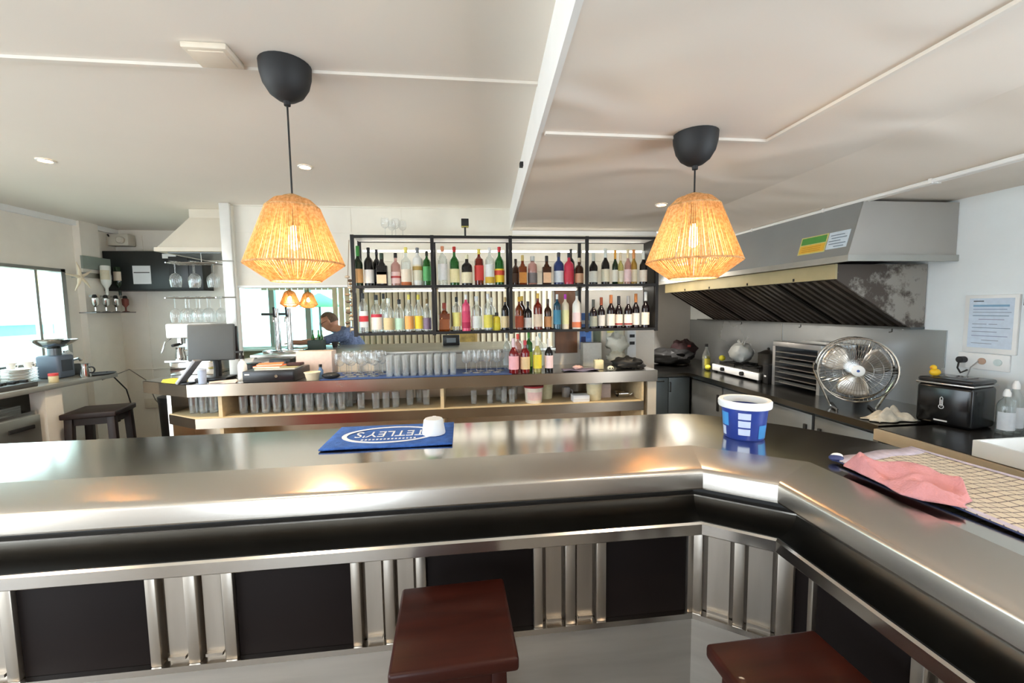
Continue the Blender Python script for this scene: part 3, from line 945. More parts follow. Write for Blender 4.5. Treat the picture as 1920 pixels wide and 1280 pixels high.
# rows: x, height, radius, shape, glass, cap, label, band, square, words
UP = [
 [(-.868, .345, .037, 'wine', 'darkgreen', (60, 140, 60), (196, 150, 96), None, 0, 'dark green bottle with orange-tan label'),
  (-.786, .335, .039, 'spirit', 'dark', BK, W, None, 0, 'near-black bottle with a short white label'),
  (-.673, .285, .047, 'spirit', 'dark', (40, 60, 40), (232, 206, 170), (.36, .44, (214, 90, 40)), 1, 'square dark bottle with cream label and orange stripe'),
  (-.562, .29, .042, 'spirit', 'pinkclear', (30, 30, 34), (222, 190, 184), (.26, .32, (170, 60, 60)), 0, 'pinkish clear bottle with black cap'),
  (-.472, .335, .042, 'spirit', 'clear', (232, 220, 120), (236, 222, 200), (.03, .12, (180, 96, 44)), 0, 'clear bottle with yellow cap and cream label'),
  (-.377, .335, .042, 'tall', 'frost', (120, 124, 128), (220, 214, 190), (.42, .52, (170, 140, 70)), 0, 'frosted white bottle with small gold emblem'),
  (-.297, .305, .034, 'tall', 'green', (30, 40, 34), (90, 170, 100), None, 0, 'slim bright green bottle with dark cap')],
 [(-.163, .345, .040, 'tall', 'clear', (226, 150, 110), W, None, 0, 'clear bottle with peach cap and white label'),
  (-.062, .345, .042, 'spirit', 'green', (190, 50, 44), (232, 222, 170), None, 0, 'green bottle with red cap and cream label'),
  (.045, .275, .046, 'spirit', 'dark', (230, 226, 190), (228, 218, 184), None, 0, 'dark bottle with pale cap and cream shield label'),
  (.152, .325, .040, 'tall', 'redbrown', (226, 206, 90), (206, 60, 50), None, 0, 'square-shouldered red-brown bottle with yellow cap'),
  (.244, .335, .038, 'tall', 'clear', W, (220, 224, 220), (.08, .24, (206, 170, 50)), 0, 'clear bottle with white cap and gold base label'),
  (.331, .345, .042, 'spirit', 'green', (206, 50, 60), (236, 200, 40), (.28, .4, (206, 70, 40)), 0, 'green bottle with bright yellow label and red cap')],
 [(.534, .27, .038, 'spirit', 'amber', (216, 190, 120), (198, 130, 50), None, 1, 'small amber bottle with gold cap'),
  (.627, .265, .042, 'squat', 'pinkclear', (190, 194, 190), (120, 112, 110), None, 0, 'squat smoky bottle with silver cap'),
  (.751, .265, .041, 'spirit', 'brown', (34, 30, 28), (232, 190, 150), None, 1, 'square brown bottle with peach label'),
  (.866, .30, .046, 'spirit', 'blue', (60, 60, 66), (206, 214, 220), None, 0, 'dark blue bottle with white label'),
  (.954, .29, .043, 'spirit', 'rosered', (50, 50, 54), (190, 40, 62), None, 0, 'rose red bottle with dark cap'),
  (1.055, .25, .039, 'spirit', 'brown', (220, 206, 180), (222, 176, 140), None, 0, 'short brown bottle with peach label')],
 [(1.180, .29, .038, 'wine', 'dark', (200, 206, 196), (226, 226, 214), None, 0, 'dark wine bottle with tall off-white label'),
  (1.300, .335, .038, 'wine', 'dark', (220, 228, 222), (224, 220, 196), None, 0, 'dark wine bottle with white foil neck'),
  (1.383, .315, .026, 'wine', 'darkgreen', (226, 160, 50), (226, 222, 206), None, 0, 'thin green bottle with orange foil'),
  (1.442, .30, .030, 'wine', 'paleyellow', (226, 216, 190), (228, 224, 200), None, 0, 'pale yellow white-wine bottle'),
  (1.503, .325, .031, 'wine', 'pinkclear', (226, 210, 170), (230, 200, 200), None, 0, 'rose bottle with pink and white label'),
  (1.568, .325, .032, 'wine', 'gold', (224, 150, 90), (232, 226, 200), None, 0, 'golden wine bottle with orange foil'),
  (1.650, .31, .034, 'wine', 'dark', (214, 220, 214), (226, 214, 196), None, 0, 'black wine bottle with low cream label')]]
LO = [
 [(-.840, .345, .036, 'tall', 'clear', (70, 74, 78), (212, 224, 230), (.3, .44, (190, 50, 60)), 0, 'clear bottle with red-banded label'),
  (-.737, .33, .044, 'spirit', 'clear', (60, 64, 66), (228, 220, 214), (.42, .5, (180, 50, 70)), 0, 'broad clear bottle with white and red label'),
  (-.632, .30, .043, 'spirit', 'clear', (200, 220, 216), (196, 180, 140), None, 0, 'clear bottle with straw label'),
  (-.545, .29, .039, 'spirit', 'clear', (40, 44, 46), (170, 206, 190), None, 0, 'clear bottle with mint green label'),
  (-.460, .33, .036, 'spirit', 'clear', (226, 214, 110), (222, 160, 90), None, 0, 'clear bottle with orange label and yellow cap'),
  (-.382, .33, .036, 'spirit', 'clear', (222, 210, 90), (232, 204, 60), None, 0, 'clear bottle with yellow label'),
  (-.306, .29, .033, 'spirit', 'clear', (120, 100, 60), (120, 104, 130), None, 0, 'clear bottle with violet-grey label')],
 [(-.158, .255, .050, 'spirit', 'amber', (150, 60, 40), (140, 76, 30), None, 1, 'big square amber bottle with wooden cap'),
  (-.052, .305, .037, 'tall', 'clear', (30, 34, 34), (222, 220, 130), None, 0, 'clear bottle with pale yellow strip label'),
  (.030, .325, .036, 'tall', 'pink', (232, 232, 226), (206, 60, 100), (.1, .26, (176, 20, 70)), 0, 'bright pink bottle with white cap'),
  (.122, .31, .046, 'spirit', 'clear', (206, 214, 214), (222, 228, 222), None, 0, 'wide clear bottle with long neck'),
  (.222, .33, .037, 'spirit', 'clear', (230, 232, 230), (226, 214, 90), None, 0, 'clear bottle with yellow label and white cap'),
  (.300, .165, .034, 'squat', 'yellow', (40, 40, 40), (222, 206, 50), None, 0, 'short yellow bottle with black cap'),
  (.374, .30, .034, 'spirit', 'dark', (196, 170, 120), (226, 206, 160), None, 0, 'dark bottle with cream label and gold top')],
 [(.500, .30, .037, 'spirit', 'amber', (226, 180, 70), (170, 70, 30), None, 0, 'amber bottle with golden cap'),
  (.582, .26, .037, 'spirit', 'dark', (60, 60, 60), (226, 222, 216), None, 0, 'dark bottle with round white label'),
  (.668, .33, .039, 'spirit', 'redbrown', (228, 190, 90), (228, 206, 180), None, 0, 'dark red bottle with cream label and yellow cap'),
  (.764, .28, .034, 'slim', 'brown', (80, 70, 60), (196, 140, 90), None, 0, 'brown bottle with tan label'),
  (.844, .32, .033, 'tall', 'teal', (226, 230, 230), (60, 130, 160), None, 0, 'teal blue bottle with white cap'),
  (.925, .32, .033, 'tall', 'cream', (196, 60, 190), (226, 226, 170), None, 0, 'pale bottle with magenta cap'),
  (1.026, .35, .040, 'spirit', 'frost', (110, 114, 110), (230, 206, 206), (.06, .2, (214, 120, 80)), 0, 'white bottle with pink floral label')],
 [(1.180, .27, .034, 'wine', 'wine', (80, 84, 80), (150, 156, 146), None, 0, 'wine bottle with grey label'),
  (1.262, .29, .034, 'wine', 'wine', (160, 80, 50), (206, 206, 206), None, 0, 'wine bottle with narrow pale label'),
  (1.345, .31, .036, 'wine', 'wine', (196, 120, 70), (226, 220, 210), None, 0, 'wine bottle with copper foil and white label'),
  (1.428, .30, .036, 'wine', 'wine', (54, 54, 58), (232, 220, 212), (.12, .17, (150, 40, 40)), 0, 'wine bottle with pinkish-white label over a red line'),
  (1.510, .30, .036, 'wine', 'wine', (150, 150, 154), (230, 224, 218), (.12, .17, (140, 40, 40)), 0, 'wine bottle with grey foil and white label'),
  (1.592, .32, .034, 'wine', 'wine', (206, 130, 70), (228, 226, 224), None, 0, 'wine bottle with bronze foil and white label'),
  (1.676, .335, .035, 'wine', 'wine', (210, 214, 214), (230, 224, 210), None, 0, 'wine bottle with silver foil and tall cream label')]]
ORD = ['first', 'second', 'third', 'fourth', 'fifth', 'sixth', 'last']
BAY = ['far-left', 'centre-left', 'centre-right', 'far-right']
for rows, zf, rn in ((UP, RZ[1], 'upper'), (LO, RZ[0], 'lower')):
    for bi, row in enumerate(rows):
        for i, (x, h, r, sh, g, cp, lb, bd, sq, words) in enumerate(row):
            y = 3.70 + (.012 if i % 2 else -.012)
            bottle('%s, %s in the %s %s bay' % (words, ORD[i], rn, BAY[bi]), x, y, zf + .0005, h, r, sh, g, cp, lb, bd, bool(sq),
                   zl=(.10, .44) if sh != 'tall' else (.16, .56), group='bottles in the %s row of the rack' % rn)
# a second rank of dark bottles that shows between the front ones
for x, z, h, g, cp, lb, words in ((-.735, RZ[1], .33, 'dark', (40, 36, 50), (60, 60, 70), 'black bottle standing behind the square dark bottle, upper far-left bay'),
                                  (.487, RZ[1], .25, 'brown', (60, 50, 40), (90, 60, 40), 'brown bottle half hidden behind the small amber bottle'),
                                  (1.0, RZ[1], .34, 'dark', (60, 62, 60), (70, 70, 70), 'tall black bottle behind the rose red one'),
                                  (-.69, RZ[0], .345, 'clear', (50, 54, 56), (206, 214, 220), 'clear bottle in the back rank, lower far-left bay'),
                                  (.54, RZ[0], .31, 'brown', (226, 190, 80), (120, 70, 40), 'brown bottle with yellow cap in the back rank, lower centre-right bay'),
                                  (.262, RZ[0], .30, 'clear', (222, 220, 210), (226, 222, 190), 'clear bottle in the back rank, lower centre-left bay')):
    bottle(words, x, 3.795, z + .0005, h, .035, 'spirit', g, cp, lb, group='bottles in the back rank of the rack')

# things standing on the rack
t = thing('candle_lantern', 'small black lantern on a stem standing on top of the rack', 'lantern', (.037, 3.69, 2.222))
MB().cyl((0, 0, 0), .05, .006, 20).build('base', MATTBLACK, t)
MB().cyl((0, 0, .006), .008, .085, 8).build('stem', MATTBLACK, t)
MB().box(-.032, .032, -.032, .032, .092, .155).build('shade', MATTBLACK, t, bevel=.004)
MB().box(-.03, .03, -.03, .03, .086, .092).build('rim', mat('lantern_brass', (190, 180, 90), .4, .5), t)

# ------------------------------------------------------------------ glassware
def wine_glass(label, group, h=.19, r=.038, name='wine_glass'):
    t = thing(name, label, 'glass', (0, 0, 0), 0, group)
    MB().lathe([(.0, .001), (r * .92, .001), (r * .92, .003), (.006, .008)], 16, cap=False).build('foot', CLEARGLASS, t)
    MB().lathe([(.004, .007), (.0035, h * .45)], 8, cap=False).build('stem', CLEARGLASS, t)
    MB().lathe([(.004, h * .45), (r * .55, h * .49), (r * .9, h * .58), (r, h * .70), (r * .95, h * .85), (r * .8, h)], 16, cap=False).build('bowl', CLEARGLASS, t)
    return t
def tumbler(label, group, h=.15, r=.031, name='tumbler'):
    m = MB().lathe([(0, .002), (r * .84, .0), (r * .86, .004), (r, h), (r * .94, h), (r * .80, .012), (0, .010)], 16, cap=False)
    o = m.build(name, CLEARGLASS)
    return tag(o, label, 'glass', group)
def many(proto, spots):
    for i, s in enumerate(spots):
        if i == 0:
            proto.location = s
            o = proto
        elif proto.type == 'EMPTY':
            o = dup(proto, s, random.uniform(0, 6))
        else:
            o = share(proto, s)
        if proto.type == 'EMPTY':
            o.rotation_euler = (o.rotation_euler[0], o.rotation_euler[1], random.uniform(0, 6))
# wine glasses on the left of the back counter, a block of tumblers, wine glasses again
wg = wine_glass('stemmed wine glass in the cluster left of the tumblers on the back counter', 'wine glasses left of the tumblers', .20, .042)
many(wg, [(-1.02 + .092 * i + (.045 if j % 2 else 0), 3.57 + .10 * j, 1.0542) for j in range(3) for i in range(4)])
tb = tumbler('tall clear tumbler in the block of tumblers on the back counter', 'block of tumblers on the back counter', .17, .030)
many(tb, [(-.62 + .066 * i, 3.55 + .075 * j, 1.0542) for j in range(3) for i in range(9)])
wg = wine_glass('stemmed glass between the tumblers and the coloured bottles on the back counter', 'stemmed glasses right of the tumblers', .19, .038)
many(wg, [(.02 + .088 * i + (.04 if j % 2 else 0), 3.58 + .10 * j, 1.0542) for j in range(2) for i in range(4)])
bm_ = MB().box(-1.15, .40, 3.46, 3.86, 1.0503, 1.054).build('drip_mat', mat('blue_rubber', (58, 84, 140), .6, var=.15, vscale=30, bump=.3, bscale=120))
tag(bm_, 'long blue drip mat under the glasses on the back counter', 'mat')
# shelf below
tb = tumbler('clear tumbler on the shelf under the cash drawer', 'tumblers on the left of the lower shelf', .14, .034)
many(tb, [(-1.78 + .085 * i + (.03 if j else 0), 3.56 + .12 * j, .7855) for j in range(3) for i in range(10)])
tb = tumbler('clear tumbler on the shelf, left of the middle divider', 'tumblers left of the middle divider', .13, .033)
many(tb, [(-.86, 3.56, .7855), (-.74, 3.56, .7855), (-.66, 3.58, .7855), (-.58, 3.58, .7855), (-.47, 3.64, .7855), (-.40, 3.72, .7855), (-.33, 3.62, .7855)])
tb = tumbler('small clear tumbler on the shelf, right of the middle divider', 'tumblers right of the middle divider', .115, .029)
many(tb, [(.08, 3.58, .7855), (.22, 3.58, .7855), (.30, 3.66, .7855), (.34, 3.57, .7855), (.41, 3.57, .7855), (.45, 3.7, .7855), (.37, 3.78, .7855)])
tb = tumbler('clear glass crowded at the chamfered left end of the shelf', 'glasses at the left end of the lower shelf', .15, .034)
many(tb, [(-2.20 + .075 * i, 3.64 + .08 * j, .7855) for j in range(3) for i in range(4)])
# hanging glasses
def hanging_rack(label, x0, x1, y, z, n, group, glabel):
    t = thing('glass_rack', label, 'rack', ((x0 + x1) / 2, y, z))
    for dy in (-.09, -.03, .03, .09):
        MB().tube([(x0, y + dy, z), (x1, y + dy, z)], .005, 6).build('rail', CHROME, t, w=True)
    for x in (x0, x1):
        MB().tube([(x, y - .1, z), (x, y + .1, z)], .005, 6).build('end_rail', CHROME, t, w=True)
    wgl = wine_glass(glabel, group, .23, .040 if n > 6 else .046)
    spots = []
    for k in range(n):
        spots.append((x0 + .05 + (x1 - x0 - .1) * k / (n - 1), y - .06 + .12 * (k % 2), z + .0142))
    for i, s in enumerate(spots):
        o = wgl if i == 0 else dup(wgl, s)
        o.location = s
        o.rotation_euler = (PI, 0, random.uniform(0, 6))
    return t
hanging_rack('upper chrome rail of hanging wine glasses left of the white post', -2.60, -2.18, 4.16, 2.05, 5, 'wine glasses on the upper rail', 'wine glass hanging upside down from the upper chrome rail')
hanging_rack('lower chrome rail of hanging wine glasses above the dark monitor', -2.56, -2.15, 4.06, 1.735, 8, 'wine glasses on the lower rail', 'wine glass hanging upside down from the lower chrome rail')
# glasses on the rack roof
wg = wine_glass('stemmed glass on top of the bottle rack', 'glasses on top of the rack', .16, .034)
many(wg, [(-.63, 3.66, 2.2155), (-.55, 3.69, 2.2155), (-.59, 3.76, 2.2155), (-.50, 3.76, 2.2155)])
# coloured bottles on the back counter
for x, y, h, r, sh, g, cp, lb, words in (
        (.425, 3.52, .30, .042, 'wine', 'red', (222, 200, 206), (236, 176, 184), 'red bottle with pink label, leftmost of the bottles on the back counter'),
        (.475, 3.62, .33, .036, 'tall', 'pinkclear', (222, 80, 66), (228, 160, 160), 'pink bottle with coral cap on the back counter'),
        (.525, 3.53, .28, .040, 'spirit', 'red', (190, 60, 70), (222, 196, 150), 'dark red bottle with cream label on the back counter'),
        (.575, 3.64, .34, .034, 'tall', 'green', (80, 150, 60), (150, 190, 90), 'leafy green bottle in the back of the counter bottles'),
        (.632, 3.53, .31, .036, 'wine', 'paleyellow', (226, 228, 220), (222, 206, 60), 'clear bottle with yellow fruit label on the back counter'),
        (.735, 3.54, .29, .036, 'wine', 'dark', (224, 220, 214), (236, 208, 210), 'dark bottle with pale pink label, rightmost on the back counter'),
        (.395, 3.78, .33, .034, 'spirit', 'clear', (200, 210, 206), (210, 216, 214), 'clear bottle beside the stemmed glasses on the back counter'),
        (.68, 3.68, .33, .033, 'spirit', 'clear', (210, 230, 226), (200, 220, 214), 'clear bottle behind the dark one on the back counter')):
    bottle(words, x, y, 1.0505, h, r, sh, g, cp, lb, group='bottles standing on the back counter', zl=(.12, .5))

# ------------------------------------------------------------------ shelf tubs and boxes
def tub(name, label, loc, r, h, colour, lid, lidname='rim'):
    t = thing(name, label, 'tub', loc)
    MB().lathe([(r * .86, 0), (r, h * .93), (r * .97, h * .93), (r * .84, .004)], 24).build('body', paint(colour), t)
    MB().lathe([(r * 1.06, h * .90), (r * 1.06, h), (r * .98, h), (r * .96, h * .95)] if lidname == 'rim' else [(r * 1.06, h * .9), (r * 1.06, h), (0, h)], 24, cap=False).build(lidname, paint(lid), t)
    return t
t = tub('plastic_tub', 'white tub with a dark red lid on the lower shelf', (.60, 3.55, .7855), .082, .15, (226, 216, 200), (150, 30, 36), 'lid')
MB().lathe([(.0775, .03), (.0812, .10)], 16, a0=PI * 1.5 - .9, a1=PI * 1.5 + .9, cap=False).build('label', paint((226, 190, 184)), t)
tub('plastic_tub', 'yellowish open tub behind the red-lidded tub', (.735, 3.70, .7855), .068, .15, (206, 198, 160), (196, 188, 150))
tub('plastic_tub', 'cream tub standing behind the small white box', (1.15, 3.57, .7855), .070, .16, (226, 214, 176), (222, 218, 206))
t = thing('carton_box', 'low white carton on the lower shelf', 'box', (1.01, 3.53, .7855))
MB().box(-.072, .072, -.05, .05, 0, .058).build('body', WHITEPAPER, t, bevel=.002)
MB().box(-.07, .07, -.0515, -.05, .02, .024).build('seam', paint((206, 200, 190)), t)
t = thing('carton_box', 'pinkish beige carton behind the cream tub', 'box', (1.27, 3.66, .7855))
MB().box(-.05, .05, -.05, .05, 0, .12).build('body', paint((196, 176, 166)), t, bevel=.002)
MB().box(-.05, .05, -.04, .04, .12, .126).build('flap', paint((206, 188, 176)), t)
t = thing('mug', 'grey mug with handle on the lower shelf', 'mug', (.93, 3.72, .7855))
MB().lathe([(.036, 0), (.038, .09), (.034, .09), (.032, .006), (0, .006)], 18).build('body', paint((170, 164, 160)), t)
MB().ring((.045, 0, .045), .022, .005, 14, 'y').build('handle', paint((170, 164, 160)), t)
t = thing('steel_scoop', 'steel ice scoop lying at the right end of the lower shelf', 'scoop', (1.43, 3.62, .7855))
MB().grid(lambda u, v: (-.05 + .1 * u, .06 * math.cos(PI * v), .002 + .045 * (1 - math.sin(PI * v))), 6, 10).build('bowl', CHROME, t, solid=.002)
MB().tube([(.05, 0, .006), (.10, 0, .03)], .007, 8).build('handle', CHROME, t)
# ------------------------------------------------------------------ till corner on the back counter
ZB = 1.0505
GREYP = mat('till_grey', (74, 78, 80), .5, var=.06)
t = thing('till_monitor', 'dark grey till monitor on a black stand in front of the white post', 'monitor', (-2.04, 3.66, ZB))
m = MB(); m.M = Matrix.Translation((0, 0, .31)) @ Matrix.Rotation(.18, 4, 'Z') @ Matrix.Rotation(-.10, 4, 'X')
m.box(-.165, .165, -.02, .02, -.15, .15)
m.build('housing', GREYP, t, bevel=.012, bseg=3)
m = MB(); m.M = Matrix.Translation((.02, .03, .30)) @ Matrix.Rotation(.18, 4, 'Z')
m.box(-.13, .15, 0, .03, -.14, .14)
m.build('screen_back', BLACKPLASTIC, t, bevel=.008)
MB().tube([(0, .05, .02), (0, .06, .10), (0, .045, .22)], .03, 10).build('stand', BLACKPLASTIC, t)
MB().box(-.12, .12, -.06, .12, 0, .025).build('foot', BLACKPLASTIC, t, bevel=.008)
t = thing('receipt_printer', 'black receipt printer with curling slips beside the till monitor', 'printer', (-1.845, 3.84, ZB))
MB().box(-.07, .07, -.07, .07, 0, .11).build('body', BLACKPLASTIC, t, bevel=.01)
MB().grid(lambda u, v: (-.04 + .08 * u, -.04 + .09 * v, .112 + .035 * math.sin(v * 2.4) + .01 * u), 4, 8).build('paper_slip', WHITEPAPER, t, solid=.0006)
t = thing('card_terminal', 'slim grey tablet leaning on its stand left of the till monitor', 'tablet', (-2.14, 3.50, ZB))
m = MB(); m.M = Matrix.Translation((0, 0, .085)) @ Matrix.Rotation(.62, 4, 'Y') @ Matrix.Rotation(-.1, 4, 'X')
m.box(-.012, .012, -.05, .05, -.10, .12)
m.build('slab', mat('tablet_grey', (150, 152, 156), .3, .4), t, bevel=.004)
MB().box(-.06, .03, -.045, .045, 0, .012).build('stand', BLACKPLASTIC, t, bevel=.003)
t = thing('tumbler_cup', 'pale blue plastic cup in front of the till monitor', 'cup', (-2.03, 3.485, ZB))
MB().lathe([(.026, 0), (.031, .115), (.028, .115), (.024, .004), (0, .004)], 18).build('cup_wall', paint((176, 190, 216)), t)
MB().lathe([(.0315, .108), (.033, .112), (.0315, .117)], 18, cap=False).build('rim', paint((200, 210, 226)), t)
t = thing('folded_cloth', 'folded yellow cloth at the left tip of the back counter', 'cloth', (-2.30, 3.60, ZB))
for k, (a, b) in enumerate(((.09, .05), (.085, .045), (.075, .042))):
    m = MB(); m.M = Matrix.Rotation(-.5 + .08 * k, 4, 'Z')
    m.box(-a, a, -b, b, .009 * k, .009 * k + .009)
    m.build('fold', paint((228, 208, 70)), t, bevel=.004)
t = thing('receipt_stack', 'stack of pale paper slips on the counter edge', 'papers', (-1.88, 3.49, ZB))
for k in range(4):
    m = MB(); m.M = Matrix.Rotation(.2 + .12 * k, 4, 'Z')
    m.box(-.09, .09, -.035, .035, .004 * k, .004 * k + .004)
    m.build('sheet', paint((226, 210, 200)), t)
t = thing('spray_bottle', 'white pump bottle with black head beside the white post', 'bottle', (-1.80, 3.62, ZB))
MB().lathe([(.032, 0), (.034, .01), (.034, .12), (.022, .15), (.012, .16), (.012, .175)], 18).build('body', WHITEPLASTIC, t)
MB().lathe([(.016, .172), (.016, .20), (.008, .202), (.008, .225)], 12).build('pump', MATTBLACK, t)
MB().box(-.045, .012, -.009, .009, .222, .238).build('nozzle', MATTBLACK, t, bevel=.003)
t = thing('cash_drawer', 'black cash drawer with papers on it on the back counter', 'cash drawer', (-1.53, 3.64, ZB))
MB().box(-.20, .19, -.17, .17, 0, .088).build('housing', BLACKPLASTIC, t, bevel=.006)
MB().box(-.192, .182, -.176, -.168, .010, .078).build('drawer', mat('drawer_black', (30, 30, 33), .3, var=.1), t, bevel=.003)
MB().lathe([(.012, 0), (.012, .006)], 14).build('lock', CHROME, t)
t.children[-1].rotation_euler = (PI / 2, 0, 0)
t.children[-1].location = (.055, -.176, .045)
MB().box(-.18, -.145, -.1775, -.1755, .058, .068).build('badge', WHITEPLASTIC, t)
def lying(name, label, cat, loc, w, d, h, rgb, rz):
    t = thing(name, label, cat, loc, rz)
    MB().box(-w, w, -d, d, 0, h * .8).build('pages', paint((226, 222, 206)), t)
    MB().box(-w - .002, w + .002, -d - .002, d + .002, h * .8, h).build('cover', paint(rgb), t)
    return t
lying('menu_folder', 'olive green folder lying on the cash drawer', 'folder', (-1.51, 3.62, ZB + .0885), .15, .11, .014, (176, 170, 130), .05)
lying('order_pad', 'bright orange order pad on the cash drawer', 'pad', (-1.57, 3.60, ZB + .103), .105, .07, .014, (234, 110, 36), -.08)
lying('order_pad', 'second orange pad lying crosswise on top of the first', 'pad', (-1.58, 3.62, ZB + .1175), .09, .06, .012, (238, 132, 60), .25)
t = thing('wallet', 'dark brown wallet at the right of the orange pads', 'wallet', (-1.40, 3.66, ZB + .103))
MB().box(-.055, .055, -.045, .045, 0, .022).build('body', paint((62, 30, 30)), t, bevel=.006)
MB().box(-.056, .056, -.006, .006, .02, .024).build('strap', paint((90, 44, 44)), t)
t = thing('paper_cup', 'cream paper bowl beside the cash drawer', 'bowl', (-1.22, 3.515, ZB))
MB().lathe([(.045, 0), (.060, .062), (.057, .062), (.043, .004), (0, .004)], 22).build('bowl_wall', paint((228, 214, 184)), t)
MB().lathe([(.061, .058), (.0635, .061), (.061, .065)], 22, cap=False).build('rim', paint((232, 222, 200)), t)
t = thing('small_bottle', 'small blue bottle standing behind the cream paper bowl', 'bottle', (-1.19, 3.62, ZB))
MB().lathe([(.02, 0), (.021, .06), (.012, .075), (.011, .09)], 14).build('body', paint((90, 120, 160)), t)
MB().lathe([(.013, .088), (.013, .11)], 12).build('cap', MATTBLACK, t)
t = thing('pouch', 'black pouch lying left of the wine glasses', 'pouch', (-1.075, 3.51, ZB + .004))
MB().sphere((0, 0, .026), .06, 14, 8, 1.2, .6, .43).build('body', MATTBLACK, t)
MB().tube([(-.05, -.02, .03), (0, -.037, .034), (.05, -.02, .03)], .002, 5).build('zip', DARKSTEEL, t)
t = thing('carton_box', 'pale pink carton behind the cash drawer', 'box', (-1.31, 3.90, ZB))
MB().box(-.15, .15, -.07, .07, 0, .20).build('body', paint((226, 204, 194)), t, bevel=.002)
MB().box(-.15, .15, -.012, .012, .20, .202).build('tape', paint((214, 190, 160)), t)
t = thing('card_reader', 'black card reader box behind the orange pads', 'card reader', (-1.60, 3.90, ZB))
MB().box(-.09, .09, -.06, .06, 0, .14).build('body', BLACKPLASTIC, t, bevel=.008)
MB().box(-.05, .05, -.063, -.06, .07, .12).build('screen', mat('reader_screen', (90, 94, 104), .2), t)
t = thing('biscuit_packet', 'red and white biscuit packet behind the orange pads', 'packet', (-1.74, 3.93, ZB))
MB().box(-.025, .025, -.04, .04, 0, .11).build('body', paint((222, 206, 196)), t, bevel=.012)
MB().box(-.026, .026, -.041, .041, .03, .055).build('band', paint((190, 60, 56)), t)

# espresso machine half hidden behind the monitor
t = thing('espresso_machine', 'white and chrome espresso machine half hidden behind the monitor', 'coffee machine', (-2.41, 4.13, ZB))
MB().box(-.19, .19, -.12, .14, 0, .12).build('base', CHROME, t, bevel=.01)
MB().box(-.19, .19, .02, .14, .12, .33).build('body', DULLSTEEL, t, bevel=.01)
MB().box(-.19, .19, -.14, .14, .33, .46).build('head', WHITEPLASTIC, t, bevel=.015)
MB().box(-.20, .17, -.16, .02, .12, .135).build('drip_tray', CHROME, t)
MB().tube([(-.17, -.10, .33), (-.20, -.13, .30), (-.23, -.14, .20)], .006, 8).build('steam_wand', CHROME, t)
MB().lathe([(.03, 0), (.03, .05)], 14, (-.10, -.08, .28)).build('group_head', CHROME, t)
MB().tube([(-.10, -.08, .28), (-.10, -.20, .27)], .012, 8).build('portafilter', MATTBLACK, t)
t = thing('milk_jug', 'small steel jug under the steam wand', 'jug', (-2.53, 4.06, ZB + .1355))
MB().lathe([(.04, 0), (.042, .02), (.032, .09), (.036, .11), (.033, .11), (.030, .01), (0, .008)], 18).build('body', CHROME, t)
MB().ring((.05, 0, .06), .025, .004, 14, 'y').build('handle', CHROME, t)

# ------------------------------------------------------------------ clutter at the right end of the back counter
t = thing('wood_panel', 'brown veneer board on the wall behind the counter', 'board', (1.03, 4.02, 1.16))
MB().box(-.13, .09, -.012, .008, 0, .62).build('board', mat('brown_veneer', (110, 74, 50), .5, var=.15, stretch=(6, 6, .6)), t)
MB().box(-.135, -.13, -.016, .008, 0, .62).build('edge_strip', paint((70, 46, 34)), t)
def notice(name, label, x0, x1, z0, z1, y, rgb, lines, band=None):
    t = thing(name, label, 'notice', ((x0 + x1) / 2, y, z0))
    MB().box(x0, x1, y - .004, y, z0, z1).build('sheet', paint(rgb), t, w=True)
    for (a, b, c, d, col) in lines:
        w_, h_ = x1 - x0, z1 - z0
        MB().box(x0 + a * w_, x0 + b * w_, y - .0055, y - .004, z0 + c * h_, z0 + d * h_).build('print', paint(col), t, w=True)
    return t
notice('wall_notice', 'blue printed notice on the wall under the rack', 1.15, 1.27, 1.19, 1.55, 4.029, (90, 130, 200),
       [(.1, .9, .7, .8, (220, 226, 236)), (.1, .5, .1, .35, (30, 40, 90)), (.55, .9, .3, .5, (60, 110, 190))])
notice('wall_notice', 'green and white notice right of the blue one', 1.28, 1.37, 1.20, 1.58, 4.029, (150, 160, 150), [(.1, .9, .55, .9, (206, 212, 210)), (.1, .9, .05, .45, (92, 104, 92))])
notice('wall_notice', 'pale notice with yellow patch beside the socket strip', 1.42, 1.60, 1.24, 1.60, 4.029, (206, 208, 196), [(.05, .45, .3, .9, (206, 206, 130)), (.5, .95, .2, .9, (190, 196, 186))])
t = thing('socket_strip', 'white strip with two dark sockets on the post right of the counter', 'socket', (1.64, 3.93, ZB))
MB().box(-.045, .045, -.02, .05, 0, .55).build('strip', WHITEPLASTIC, t, bevel=.004)
for z in (.20, .27):
    MB().box(-.022, .028, -.024, -.02, z - .015, z + .015).build('socket_hole', MATTBLACK, t)
t = thing('white_carton', 'tall off-white carton on the back counter under the notices', 'box', (1.21, 3.86, ZB))
MB().box(-.09, .09, -.05, .05, 0, .22).build('body', paint((200, 198, 188)), t, bevel=.003)
MB().box(-.09, .09, -.05, -.03, .22, .224).build('flap', paint((70, 66, 62)), t)
t = thing('plastic_bag', 'crumpled white plastic bag on the clutter by the socket strip', 'bag', (1.46, 3.84, ZB))
bmesh_seed = random.Random(3)
def blob(name, material, parent, c, sx, sy, sz, amp, seed, seg=18, rings=12):
    m = MB().sphere((0, 0, 0), 1, seg, rings)
    rr = random.Random(seed)
    ph = [(rr.uniform(2, 6), rr.uniform(2, 6), rr.uniform(0, 6)) for _ in range(4)]
    vs = []
    for x, y, z in m.v:
        k = 1 + amp * sum(math.sin(a * x * 2 + p) * math.cos(b * (y + z) * 1.5 + p) for a, b, p in ph) / 2
        vs.append((c[0] + x * k * sx, c[1] + y * k * sy, c[2] + max(-1.0, z * k) * sz))
    m.v = vs
    return m.build(name, material, parent, smooth=1.2)
